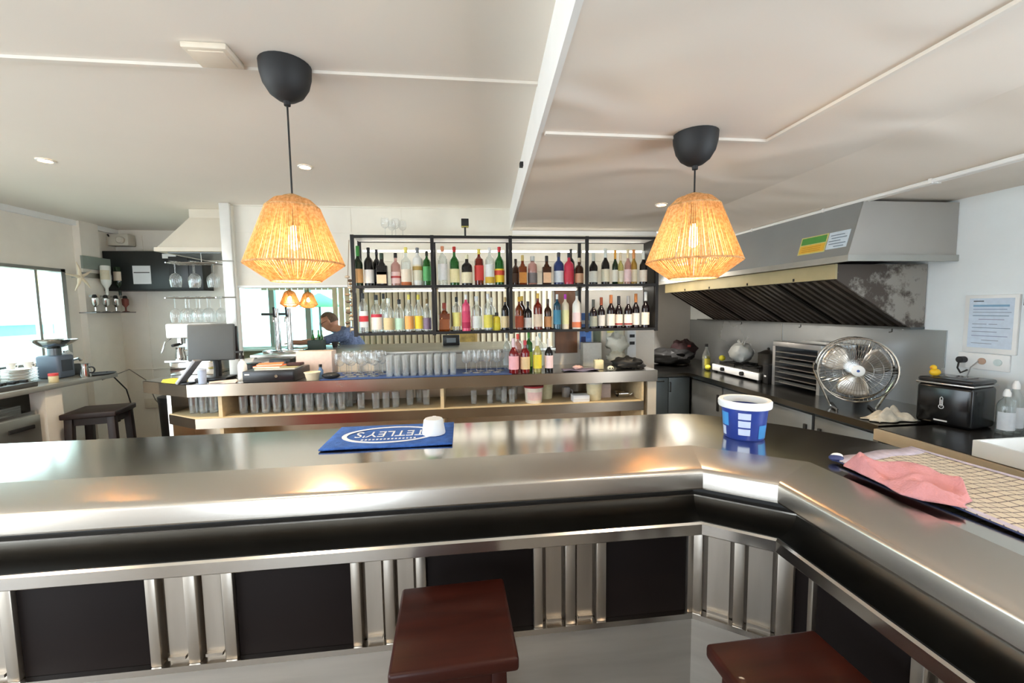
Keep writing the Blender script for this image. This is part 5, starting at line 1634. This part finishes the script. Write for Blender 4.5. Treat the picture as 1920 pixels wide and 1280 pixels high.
t = thing('coat_heap', 'heap of black jackets with a dark red lining in the kitchen corner', 'clothes', (2.50, 4.80, ZK))
blob('jacket', MATTBLACK, t, (0, 0, .095), .28, .24, .095, .22, 31, 26, 16)
blob('jacket_fold', mat('dark_red_cloth', (40, 14, 18), .8), t, (.24, .10, .15), .15, .15, .13, .2, 33)
MB().box(.20, .235, -.055, -.045, .21, .235).build('tag', paint((150, 60, 60)), t)
t = thing('rag', 'crumpled grey-beige rag on the kitchen worktop end', 'rag', (2.545, 2.19, ZK))
def rag(u, v):
    x, y = -.13 + .26 * u, -.055 + .11 * v
    k = max(0, 1 - (2 * u - 1) ** 2) * max(0, 1 - (2 * v - 1) ** 2)
    return (x + .012 * math.sin(11 * v), y + .01 * math.sin(13 * u), .006 + k * (.055 + .02 * math.sin(17 * u + 5 * v) + .018 * math.sin(13 * v - 9 * u)))
MB().grid(rag, 34, 22).build('cloth', mat('rag_cloth', (190, 182, 166), .9, var=.3, vscale=22, bump=.3, bscale=60), t, solid=.003, smooth=1.5)

# ------------------------------------------------------------------ ice maker corner
ZS = .9005
IB = mat('icemaker_black', (16, 16, 18), .18, var=.1)
t = thing('ice_maker', 'glossy black countertop ice maker with silver trim', 'ice maker', (2.825, 2.06, ZS), .20)
MB().box(-.12, .11, -.12, .13, .0, .235).build('body', IB, t, bevel=.022, bseg=3)
MB().box(-.123, .113, -.123, .133, .235, .246).build('trim', mat('silver_trim', (196, 196, 196), .25, .9), t, bevel=.004)
MB().box(-.118, .108, -.118, .128, .246, .272).build('lid', mat('lid_black', (34, 34, 37), .22, var=.1), t, bevel=.012, bseg=3)
MB().box(-.06, .06, -.06, .08, .272, .275).build('lid_window', mat('smoked_window', (70, 66, 66), .1), t, bevel=.001)
m = MB()
ICON = mat('icon_white', (226, 226, 226), .4)
m.M = Matrix.Translation((-.1205, .01, .13)) @ Matrix.Rotation(-PI / 2, 4, 'Z') @ Matrix.Rotation(PI / 2, 4, 'X')
m.ring((0, -.02, 0), .011, .002, 16, 'z', 5)
m.tube([(-.006, -.008, 0), (-.006, .030, 0), (0, .037, 0), (.006, .030, 0), (.006, -.008, 0)], .002, 5)
m.tube([(0, -.02, 0), (0, .02, 0)], .0018, 5)
m.build('thermometer_icon', ICON, t)
m = MB()
m.M = Matrix.Translation((-.1205, .01, .03))
m.box(-.0005, .001, -.03, .03, -.004, .004)
m.build('display', ICON, t)
t = thing('toy_duck', 'small yellow toy on the ice maker by the wall', 'toy', (2.76, 2.13, ZS + .272))
MB().sphere((0, 0, .022), .024, 12, 8, 1.2, 1, .9).build('body', paint((236, 190, 40)), t)
MB().sphere((-.012, 0, .05), .016, 12, 8).build('head', paint((236, 190, 40)), t)
MB().sphere((-.028, 0, .048), .006, 8, 6, 1.3, 1, .6).build('beak', paint((226, 120, 40)), t)
def spray(label, x, y, h):
    t = thing('squeeze_bottle', label, 'bottle', (x, y, ZS))
    MB().lathe([(.032, 0), (.035, .008), (.035, h * .62), (.028, h * .72), (.013, h * .80), (.012, h * .86)], 18).build('body', GL['clear'], t)
    MB().lathe([(.016, h * .84), (.016, h * .92), (.008, h)], 12).build('cap', WHITEPLASTIC, t)
    MB().lathe([(.0362, h * .1), (.0362, h * .5)], 16, a0=PI - .3, a1=PI * 1.5 + .9, cap=False).build('label', paint((214, 220, 226)), t)
spray('clear bottle with white label between the ice maker and the tray', 2.86, 1.862, .24)
spray('taller clear bottle with white cap right of the ice maker', 2.94, 1.88, .28)
t = thing('food_tray', 'white plastic tray holding odds and ends on the side counter', 'tray', (2.46, 1.40, ZS))
MB().box(-.14, .14, -.22, .20, 0, .006).build('floor', WHITEPLASTIC, t)
for a in ((-.155, -.14, -.23, .21), (.14, .155, -.23, .21)):
    MB().box(a[0], a[1], a[2], a[3], 0, .075).build('side', WHITEPLASTIC, t, bevel=.004)
for a in ((-.14, .14, -.23, -.215), (-.14, .14, .195, .21)):
    MB().box(a[0], a[1], a[2], a[3], 0, .075).build('side', WHITEPLASTIC, t, bevel=.004)
t = thing('bread_roll', 'small brown roll lying in the white tray', 'bread', (2.49, 1.43, ZS + .0065))
MB().sphere((0, 0, .03), .045, 14, 8, 1.3, .8, .66).build('crust', paint((170, 120, 76)), t)
MB().tube([(-.03, 0, .056), (.03, 0, .056)], .004, 5).build('slash', paint((206, 170, 120)), t)
# wall notice and sockets
t = thing('notice_holder', 'white framed notice sheet on the kitchen wall above the sockets', 'notice', (3.09, 2.11, 1.30))
MB().box(3.083, 3.0985, 1.985, 2.24, 1.30, 1.645).build('frame', WHITEPLASTIC, t, w=True, bevel=.003)
MB().box(3.0815, 3.083, 2.005, 2.215, 1.33, 1.625).build('sheet', paint((206, 220, 236)), t, w=True)
for z, a, b, h, c in ((1.605, .02, .07, .006, (70, 80, 90)), (1.575, .02, .19, .012, (130, 170, 200)), (1.558, .02, .18, .004, (130, 150, 180)), (1.54, .02, .20, .004, (150, 160, 176)),
                      (1.520, .02, .19, .004, (110, 140, 160)), (1.498, .05, .17, .004, (150, 150, 176)), (1.470, .02, .09, .004, (140, 150, 170)), (1.470, .10, .14, .004, (140, 150, 170)),
                      (1.448, .02, .20, .004, (130, 150, 170)), (1.425, .02, .14, .004, (140, 150, 170)), (1.40, .02, .19, .004, (140, 150, 180)), (1.375, .07, .15, .004, (150, 160, 176)),
                      (1.355, .02, .12, .004, (150, 160, 176))):
    MB().box(3.0808, 3.0815, 2.215 - b, 2.215 - a, z, z + h).build('print_line', paint(c), t, w=True)
t = thing('power_outlet', 'white panel with three sockets under the framed notice', 'socket', (3.09, 2.11, 1.19))
MB().box(3.084, 3.0985, 2.01, 2.26, 1.20, 1.296).build('panel', WHITEPLASTIC, t, w=True, bevel=.004)
for y, c in ((2.225, (34, 34, 36)), (2.135, (190, 160, 140)), (2.06, (206, 220, 220))):
    k = MB().cyl((0, 0, 0), .02, .004 if c[0] > 40 else .035, 16).build('socket', paint(c), t)
    k.rotation_euler = (0, -PI / 2, 0)
    k.location = Vector((3.084, y, 1.25)) - t.location
MB().tube([(3.05, 2.225, 1.245), (3.04, 2.225, 1.20), (3.05, 2.215, 1.17), (3.02, 2.16, 1.195), (2.99, 2.14, 1.20)], .005, 6).build('cable', CABLEBLACK, t, w=True)
MB().tube([(3.08, 2.15, 1.25), (3.05, 2.165, 1.21), (3.04, 2.18, 1.12)], .003, 6).build('cable', paint((150, 150, 150)), t, w=True)
t = thing('wall_box', 'dark bracket on the kitchen wall right of the framed notice', 'bracket', (3.08, 1.87, 1.58))
MB().box(-.06, .018, -.09, .06, .0, .075).build('box', MATTBLACK, t, bevel=.004)
MB().box(-.012, .018, -.08, .05, -.3, -.001).build('back_plate', DULLSTEEL, t)
# ------------------------------------------------------------------ left work counter
t = LC = thing('work_counter', 'grey work counter under the left window', 'counter', (-3.57, 3.6, 0))
MB().box(-3.899, -3.26, 2.62, 4.33, 1.01, 1.05).build('top', mat('grey_top', (150, 148, 142), .35, .4, var=.06), LC, w=True, bevel=.004)
MB().box(-3.40, -3.29, 3.66, 3.80, 0, 1.01).build('post', WALLGREY, LC, w=True)
MB().box(-3.86, -3.75, 4.18, 4.30, 0, 1.01).build('post', WALLGREY, LC, w=True)
MB().box(-3.86, -3.30, 2.64, 2.72, 0, 1.01).build('post', WALLGREY, LC, w=True)
MB().box(-3.895, -3.87, 2.72, 4.3, .3, 1.01).build('back_board', mat('board_grey', (120, 114, 106), .8), LC, w=True)  # board in one even mid grey
t = thing('under_counter_fridge', 'steel under-counter fridge with black handle below the left counter', 'fridge', (-3.57, 3.2, 0))
MB().box(-3.86, -3.33, 2.76, 3.63, .04, .86).build('body', STEEL, t, w=True)
d = MB().box(-3.33, -3.30, 2.77, 3.62, .08, .83).build('door', mat('fridge_steel', (176, 172, 164), .32, .9, rvar=.05), t, w=True, bevel=.005)
MB().box(-3.302, -3.285, 3.38, 3.56, .735, .765).build('handle', MATTBLACK, d, w=True, bevel=.004)
MB().box(-3.84, -3.35, 2.80, 3.6, 0, .04).build('plinth', MATTBLACK, t, w=True)
t = thing('baking_trays', 'stack of steel trays on the under-counter fridge', 'trays', (-3.50, 3.30, .8605))
for k in range(4):
    MB().box(-.16, .16, -.22, .22, .016 * k, .016 * k + .006).box(-.165, .165, -.225, -.21, .016 * k, .016 * k + .014).box(-.165, -.15, -.22, .22, .016 * k, .016 * k + .014).box(.15, .165, -.22, .22, .016 * k, .016 * k + .014).build('tray', DULLSTEEL, t, smooth=0)
ZC = 1.0505
t = thing('kitchen_scale', 'steel bowl scale on a bluish base on the left counter', 'scale', (-3.56, 4.08, ZC))
MB().box(-.09, .09, -.08, .08, 0, .20).build('base', mat('bluish_plastic', (96, 106, 122), .4), t, bevel=.02, bseg=3)
MB().box(.089, .092, -.05, .05, .06, .16).build('dial', mat('dial_dark', (44, 50, 62), .3), t)
MB().cyl((0, 0, .20), .045, .06, 18).build('neck', DARKSTEEL, t)
MB().lathe([(.04, .26), (.10, .285), (.15, .325), (.155, .335), (.147, .33), (.09, .292), (0, .275)], 28).build('bowl', CHROME, t)
t = thing('coffee_grinder', 'small chrome and white coffee grinder beside the bowl scale', 'grinder', (-3.62, 4.245, ZC))
MB().box(-.07, .08, -.06, .06, 0, .10).build('base', BLACKPLASTIC, t, bevel=.01)
MB().lathe([(.045, .10), (.048, .12), (.052, .20), (.04, .21)], 18).build('hopper', WHITEPLASTIC, t)
MB().tube([(.05, 0, .14), (.11, 0, .15), (.13, 0, .13)], .012, 8).build('spout', CHROME, t)
MB().lathe([(.035, .21), (.035, .225), (0, .232)], 16).build('lid', CHROME, t)
t = thing('metal_jug', 'chrome jug with black handle right of the coffee grinder', 'jug', (-3.31, 4.06, ZC))
MB().lathe([(.035, 0), (.04, .02), (.03, .09), (.033, .12), (.03, .12), (.028, .006), (0, .006)], 18).build('body', CHROME, t)
MB().ring((.045, 0, .065), .026, .006, 14, 'y').build('handle', MATTBLACK, t)
t = thing('rubber_tray', 'dark oval tray on the corner of the left counter', 'tray', (-3.345, 4.225, ZC))
MB().lathe([(.13, 0), (.15, .010), (.145, .012), (.12, .004), (0, .004)], 26).build('tray', mat('slate_rubber', (58, 60, 66), .5), t)
t.children[-1].scale = (.8, .9, 1)
pl_ = None
for k in range(9):
    z = ZC + .0005 + k * .0125
    p = MB().lathe([(.055, 0), (.06, .003), (.10, .014), (.105, .017), (.098, .016), (.055, .006), (0, .005)], 28)
    o = p.build('plate', PORCELAIN)
    o.location = (-3.60, 3.82 - .006 * (k % 2), z)
    tag(o, 'white plate in the stack beside the bowl scale', 'plate', 'stack of white plates')
for k, (x, y) in enumerate(((-3.63, 3.79), (-3.56, 3.85))):
    t = thing('coffee_cup', ['white cup standing on the plate stack, left one', 'white cup standing on the plate stack, right one'][k], 'cup', (x, y, ZC + .118))
    MB().lathe([(.02, 0), (.034, .05), (.031, .05), (.018, .004), (0, .004)], 18).build('cup_wall', PORCELAIN, t)
    MB().ring((.038, 0, .026), .014, .0035, 12, 'y').build('handle', PORCELAIN, t)
t = thing('spice_jar', 'small jar with red lid on the left counter edge', 'jar', (-3.34, 3.80, ZC))
MB().lathe([(.028, 0), (.03, .005), (.03, .05), (.026, .056)], 16).build('body', paint((206, 190, 150)), t)
MB().lathe([(.031, .055), (.031, .075), (0, .076)], 16).build('lid', paint((206, 70, 70)), t)
t = thing('knife_rack', 'low dark rack of utensils at the front of the left counter', 'rack', (-3.38, 3.50, ZC))
MB().box(-.07, .07, -.14, .14, 0, .035).build('tray', mat('dark_grey_plastic', (66, 66, 66), .5), t, bevel=.004)
for k in range(6):
    MB().box(-.05 + .02 * (k % 2), .0 + .02 * (k % 2), -.12 + .045 * k, -.10 + .045 * k, .035, .055).build('block', MATTBLACK, t, bevel=.003)
t = thing('paper_sheets', 'loose white papers at the back of the left counter', 'papers', (-3.74, 3.50, ZC))
for k in range(5):
    m = MB(); m.M = Matrix.Rotation(.15 * k - .2, 4, 'Z')
    m.box(-.10, .10, -.14, .14, .004 * k, .004 * k + .004)
    m.build('sheet', WHITEPAPER, t)

# optics rack on the left wall, with its bottles
t = thing('optics_rail', 'wall rail with four upside-down spirit measures beside the window', 'rail', (-3.84, 4.98, 1.62))
MB().box(-3.86, -3.70, 4.72, 5.24, 1.615, 1.625).build('drip_shelf', mat('rail_grey', (120, 116, 114), .4, .6), t, w=True)
MB().box(-3.835, -3.812, 4.72, 5.24, 1.98, 2.03).build('bracket', DULLSTEEL, t, w=True)
MB().box(-3.835, -3.815, 4.76, 5.20, 2.07, 2.20).build('back_frame', mat('frame_greygreen', (140, 150, 142), .5), t, w=True)
for k, (y, g, c) in enumerate(((4.79, 'clear', (190, 200, 200)), (4.92, 'clear', (190, 200, 200)), (5.05, 'clear', (190, 200, 200)), (5.18, 'brown', (120, 60, 50)))):
    words = ['first', 'second', 'third', 'dark red fourth'][k]
    b = thing('measure_cup', '%s chrome spirit measure counted from the window on the optics rail' % words, 'measure', (-3.76, y, 1.6255), 0, 'spirit measures')
    MB().lathe([(.03, 0), (.034, .004), (.008, .012), (.008, .05), (.03, .08), (.032, .14), (.02, .15)], 16).build('cup', CHROME if k < 3 else paint(c), b)
    MB().lathe([(.02, .148), (.02, .165), (.012, .18)], 14).build('collar', MATTBLACK, b)
    MB().box(-.042, -.01, -.012, .012, .155, .175).build('arm', DULLSTEEL, b)
for k, (y, g, c, lb, words) in enumerate(((4.95, 'frost', (206, 214, 200), (214, 206, 180), 'pale upside-down bottle in the optics rail'),
                                          (5.12, 'darkgreen', (30, 34, 32), (220, 206, 186), 'dark green upside-down bottle in the optics rail'))):
    b = thing('bottle', words, 'bottle', (-3.76, y, 1.806), 0, 'bottles in the optics rail')
    h = .30
    MB().lathe([(.012, 0), (.014, .07), (.040, .12), (.043, .15), (.043, h), (.038, h + .01)], 18).build('body', GL[g], b)
    MB().lathe([(.0445, .16), (.0445, .26)], 16, a0=-PI / 2 - 1.4, a1=-PI / 2 + 1.4, cap=False).build('label', paint(lb), b)
t = thing('wooden_starfish', 'pale starfish ornament on the window edge', 'ornament', (-3.74, 4.62, 1.97))
st = mat('starfish', (232, 216, 190), .7, var=.08)
for k in range(5):
    a = 2 * PI * k / 5 + .5
    MB().tube([(0, 0, 0), (.01, math.cos(a) * .07, math.sin(a) * .07), (.0, math.cos(a) * .15, math.sin(a) * .15)], [.018, .012, .004], 8).build('arm', st, t)
MB().sphere((0, 0, 0), .024, 12, 8).build('centre', st, t)
MB().tube([(0, 0, 0), (-.08, .02, 0), (-.095, .025, 0)], .004, 6).build('hook', DULLSTEEL, t)
# black wall cabinet and speaker on the wall behind
t = thing('black_wall_cabinet', 'long black wall cabinet with a paper note on it', 'cabinet', (-3.45, 5.2, 1.87))
MB().box(-.44, .56, -.10, .098, 0, .42).build('body', mat('cabinet_black', (26, 30, 30), .4, var=.1), t, bevel=.004)
MB().box(-.44, .56, -.11, .098, -.012, 0).build('bottom_edge', MATTBLACK, t)
MB().box(-.15, .03, -.104, -.10, .06, .26).build('note', WHITEPAPER, t)
MB().box(-.14, .02, -.1055, -.104, .18, .19).build('note_line', paint((60, 60, 60)), t)
MB().box(.16, .30, -.104, -.10, .34, .39).build('badge', WHITEPLASTIC, t)
MB().box(.22, .42, -.108, -.10, .02, .36).build('door', mat('cabinet_grey', (50, 52, 54), .35), t, bevel=.003)
t = thing('wall_fan_box', 'white ventilation box on the wall above the black cabinet', 'ventilator', (-3.78, 5.24, 2.36))
MB().box(-.12, .10, -.06, .058, 0, .13).build('housing', mat('aged_white', (206, 200, 186), .5), t, bevel=.012)
m = MB(); m.M = Matrix.Translation((.03, -.06, .06)) @ Matrix.Rotation(PI / 2, 4, 'X')
m.lathe([(.04, 0), (.04, .02), (.03, .03), (0, .03)], 18)
m.build('nozzle', mat('aged_white', (206, 200, 186), .5), t)
MB().tube([(-.09, -.06, .10), (-.09, -.075, .12)], .008, 6).build('lamp', MATTBLACK, t)
# small hood beside the post
t = thing('coffee_hood', 'cream box hood with slanted sides above the hanging glasses', 'hood', (-2.33, 4.5, 2.13))
CH = mat('cream_hood', (214, 206, 190), .6, var=.03)
lo_ = [(-2.66, 4.06), (-2.09, 4.06), (-2.44, 4.76), (-2.66, 4.76)]
hi_ = [(-2.46, 4.20), (-2.16, 4.20), (-2.36, 4.6), (-2.46, 4.6)]
MB().add([p + (2.18,) for p in lo_] + [p + (2.47,) for p in hi_], [(0, 1, 5, 4), (1, 2, 6, 5), (2, 3, 7, 6), (3, 0, 4, 7), (4, 5, 6, 7)]).build('skirt', CH, t, smooth=0, w=True)
MB().prism([(-2.67, 4.04), (-2.08, 4.04), (-2.44, 4.78), (-2.67, 4.78)], 2.145, 2.18).build('rim', CH, t, w=True, smooth=0)
MB().prism([(-2.46, 4.20), (-2.16, 4.20), (-2.36, 4.6), (-2.46, 4.6)], 2.47, 2.548).build('duct', CH, t, w=True)
MB().prism([(-2.60, 4.10), (-2.16, 4.10), (-2.44, 4.66), (-2.60, 4.66)], 2.138, 2.146).build('grille', DARKSTEEL, t, w=True)
MB().tube([(-2.36, 4.16, 2.145), (-2.36, 4.16, 2.05)], .004, 5).build('hanger', CHROME, t, w=True)
# steel post
t = thing('steel_post', 'white brushed metal post rising from the back counter to the ceiling', 'post', (-2.03, 4.0, ZB))
MB().box(-2.075, -1.992, 3.955, 3.985, ZB, ZL - .002).build('post', mat('post_white', (224, 224, 220), .4, .3, var=.05), t, w=True, bevel=.003)
for z in (1.735, 2.05):
    MB().tube([(-2.09, 3.95, z), (-1.98, 3.95, z)], .007, 6).build('clamp', CHROME, t, w=True)
# bin, sockets, cables
t = thing('waste_bin', 'tall black waste bin at the left end of the back counter', 'bin', (-2.80, 4.40, 0))
MB().lathe([(.13, 0), (.15, .76), (.14, .76), (.12, .01), (0, .01)], 26).build('bin_wall', MATTBLACK, t)
MB().lathe([(.155, .755), (.155, .80), (.06, .83), (0, .83)], 26).build('lid', BLACKPLASTIC, t)
t = thing('wall_socket', 'cream double socket on the beige wall near the stool', 'socket', (-3.62, 5.29, .50))
MB().box(-.10, .10, -.012, .0095, 0, .11).build('plate', mat('socket_cream', (222, 212, 196), .5), t, bevel=.005)
for x in (-.05, .05):
    m = MB(); m.M = Matrix.Translation((x, -.012, .055)) @ Matrix.Rotation(PI / 2, 4, 'X')
    m.lathe([(.03, 0), (.03, .004), (.022, .004), (.022, .001), (0, .001)], 18)
    m.build('socket', mat('socket_cream', (222, 212, 196), .5), t)
t = thing('wall_socket', 'white socket with a black plug low on the wall behind the stool', 'socket', (-3.86, 5.02, .38))
MB().box(-.038, .0, -.05, .06, 0, .11).build('plate', WHITEPLASTIC, t, bevel=.004)
MB().box(0.001, .05, -.02, .03, .03, .08).build('plug', MATTBLACK, t, bevel=.006)
t = thing('appliance_cable', 'black appliance cable falling from the left counter to the wall socket', 'cable', (-3.30, 4.35, 1.0))
MB().tube([(-3.36, 4.335, 1.06), (-3.34, 4.36, 1.03), (-3.36, 4.55, .85), (-3.5, 4.8, .6), (-3.75, 5.0, .45), (-3.81, 5.03, .435)], .006, 6).build('cable', CABLEBLACK, t, w=True)
t = thing('appliance_cable', 'grey cable looping above the background stool', 'cable', (-3.45, 4.6, .8))
MB().tube([(-3.40, 4.335, 1.06), (-3.42, 4.36, .98), (-3.5, 4.8, 1.02), (-3.55, 5.1, .85), (-3.58, 5.25, .6), (-3.57, 5.285, .55)], .005, 6).build('cable', paint((120, 112, 104)), t, w=True)

# ------------------------------------------------------------------ things on the bar
ZT = 1.1003
t = thing('bar_mat', 'blue bar towel with a white oval emblem lying on the steel bar', 'bar mat', (-.285, 1.67, ZT + .003))
BLUE = mat('blue_terry', (52, 96, 172), .9, var=.2, vscale=40, bump=.4, bscale=160)
MB().grid(lambda u, v: (-.237 + .473 * u, -.147 + .292 * v, .0055 + .0015 * math.sin(7 * u) * math.cos(5 * v)), 20, 12).build('towel', BLUE, t, solid=.0055)
WT = mat('white_print', (216, 222, 232), .9, var=.08, vscale=60)
rg = MB()
for a_, b_ in ((.185, .108),):
    pts = [(a_ * math.cos(2 * PI * i / 48) - .01, b_ * math.sin(2 * PI * i / 48), .0078) for i in range(48)]
    inn = [(.90 * a_ * math.cos(2 * PI * i / 48) - .01, .87 * b_ * math.sin(2 * PI * i / 48), .0078) for i in range(48)]
    rg.add(pts + inn, [(i, (i + 1) % 48, 48 + (i + 1) % 48, 48 + i) for i in range(48)])
rg.build('oval_print', WT, t, smooth=0, solid=.0012)
text_mesh("TETLEY'S", .27, .075, Matrix.Translation((-.01, .005, .0068)) @ Matrix.Rotation(PI, 4, 'Z'), WT, 'lettering', t, .0012)
rg = MB()
for k in range(15):
    rg.box(-.11 + .014 * k, -.102 + .014 * k, -.068, -.055, .0068, .0079)
rg.build('small_print', WT, t, smooth=0)
t = thing('plastic_beaker', 'white plastic jug lying upside down on the blue bar towel', 'jug', (-.125, 1.655, ZT + .0105))
MB().lathe([(.045, 0), (.046, .005), (.038, .055), (.034, .060), (.030, .060), (0, .058)], 24).build('body', WHITEPLASTIC, t)
MB().box(-.008, .008, .03, .052, .03, .058).build('handle', WHITEPLASTIC, t, bevel=.003)
t = thing('plastic_tub', 'blue printed plastic tub with a thick white rim on the bar corner', 'tub', (1.062, 1.455, ZT))
TB = mat('tub_blue', (34, 62, 150), .35, var=.25, vscale=9)
MB().lathe([(.066, 0), (.070, .006), (.080, .125), (.077, .125), (.066, .008), (0, .008)], 32).build('body', TB, t)
MB().lathe([(.078, .118), (.090, .119), (.092, .126), (.092, .141), (.088, .146), (.074, .144), (.074, .12)], 32, cap=False).build('rim', WHITEPLASTIC, t)
MB().lathe([(.0745, .098), (.0, .096)], 28).build('contents', mat('tub_contents', (66, 72, 84), .6, var=.2, vscale=80), t)
def tub_patch(nm, a0, a1, z0, z1, rgb):
    def rr(z): return .070 + (z - .006) / .119 * .010 + .0008
    MB().lathe([(rr(z0), z0), (rr(z1), z1)], 8, a0=a0, a1=a1, cap=False).build(nm, paint(rgb), t)
fr_ = math.atan2(-1.445, -1.025)
for k in range(3):
    tub_patch('label_white', fr_ - .27, fr_ + .27, .022 + k * .03, .046 + k * .03, (196, 208, 236))
tub_patch('label_cyan', fr_ - 1.3, fr_ - .75, .05, .10, (70, 150, 214))
tub_patch('label_cyan', fr_ + .7, fr_ + 1.25, .01, .06, (60, 140, 206))
tub_patch('label_pale', fr_ - 1.25, fr_ - .95, .012, .045, (206, 216, 236))
# checked towel and pink cloth on the right arm
t = thing('checked_towel', 'cream checked tea towel with blue border spread on the right bar arm', 'towel', (1.33, .80, ZT + .0032))
def tw(u, v):
    # v runs towards the viewer along the arm, u across it
    x = -.17 + .355 * u + .015 * math.sin(3 * v)
    y = .425 - 1.05 * v - .06 * (1 - u)
    return (x, y, .009 + .003 * math.sin(9 * v + 4 * u) + .002 * math.sin(14 * u))
MB().grid(tw, 14, 40).build('towel', check_material('tea_check', (196, 184, 164), (96, 86, 88), 26), t, solid=.006)
bo = MB()
for u0, u1 in ((0, .045), (.955, 1)):
    bo.grid(lambda a, b, u0=u0, u1=u1: tuple(Vector(tw(u0 + (u1 - u0) * a, b)) + Vector((0, 0, .0008))), 2, 40)
bo.build('border', mat('towel_border', (176, 166, 178), .9, var=.15, vscale=50), t, solid=.001)
bo = MB()
bo.grid(lambda a, b: tuple(Vector(tw(a, .05 * b)) + Vector((0, 0, .0012))), 14, 2)
bo.build('end_border', MATS['towel_border'], t, solid=.001)
bo = MB()
bo.tube([tuple(Vector(tw(0, k / 40)) + Vector((-.002, 0, -.004))) for k in range(41)], .0024, 6)
bo.build('hem', paint((40, 48, 84)), t)
MB().sphere((-.165, .36, .012), .018, 10, 8, 1.2, 1, .6).build('fold', paint((40, 50, 96)), t)
MB().sphere((-.158, .365, .018), .013, 10, 8, 1.4, 1, .6).build('fold', paint((226, 226, 226)), t)
t = thing('pink_cloth', 'crumpled pink cleaning cloth lying on the checked towel', 'cloth', (1.19, .97, ZT + .0175))
LE = [(1.120, 1.090), (1.108, 1.03), (1.106, .955), (1.092, .90), (1.100, .862), (1.165, .815)]
RE = [(1.165, 1.122), (1.222, 1.085), (1.246, 1.02), (1.276, .965), (1.266, .895), (1.225, .848)]
def along(P, u):
    k = min(len(P) - 2, int(u * (len(P) - 1)))
    f = u * (len(P) - 1) - k
    return Vector((P[k][0] + (P[k + 1][0] - P[k][0]) * f, P[k][1] + (P[k + 1][1] - P[k][1]) * f, 0))
def pk(u, v):
    p = along(LE, u).lerp(along(RE, u), v)
    e = min(1, 6 * v) * min(1, 6 * (1 - v)) * min(1, 7 * u) * min(1, 7 * (1 - u))
    ridge = abs(math.sin(6.3 * u + 2.1 * v)) ** 3 * .016 + abs(math.sin(4.1 * v - 3.0 * u + .6)) ** 4 * .020 + abs(math.sin(11 * u - 5 * v)) ** 5 * .010
    z = .002 + e * (.010 + 1.1 * ridge + .004 * math.sin(17 * u) * math.cos(13 * v))
    return (p.x - 1.19 + .004 * math.sin(9 * u + 3 * v), p.y - .97 + .004 * math.sin(5 * v), z)
MB().grid(pk, 60, 40).build('cloth', mat('pink_microfibre', (190, 132, 135), .95, var=.08, vscale=30, bump=.3, bscale=180), t, solid=.002, smooth=1.2)
t = thing('drinks_cooler', 'red drinks cooler against the inner side of the bar, mirrored in the back counter', 'cooler', (-1.45, 1.97, 0))
RC = mat('cooler_red', (190, 40, 36), .4, var=.08)
MB().box(-.42, .36, -.13, .13, .03, .84).build('body', RC, t, bevel=.01)
MB().box(-.40, .34, .13, .145, .08, .80).build('door', RC, t, bevel=.004)
MB().box(-.42, .36, -.13, .13, 0, .03).build('plinth', MATTBLACK, t)
MB().box(.24, .27, .145, .17, .4, .65).build('handle', DULLSTEEL, t)
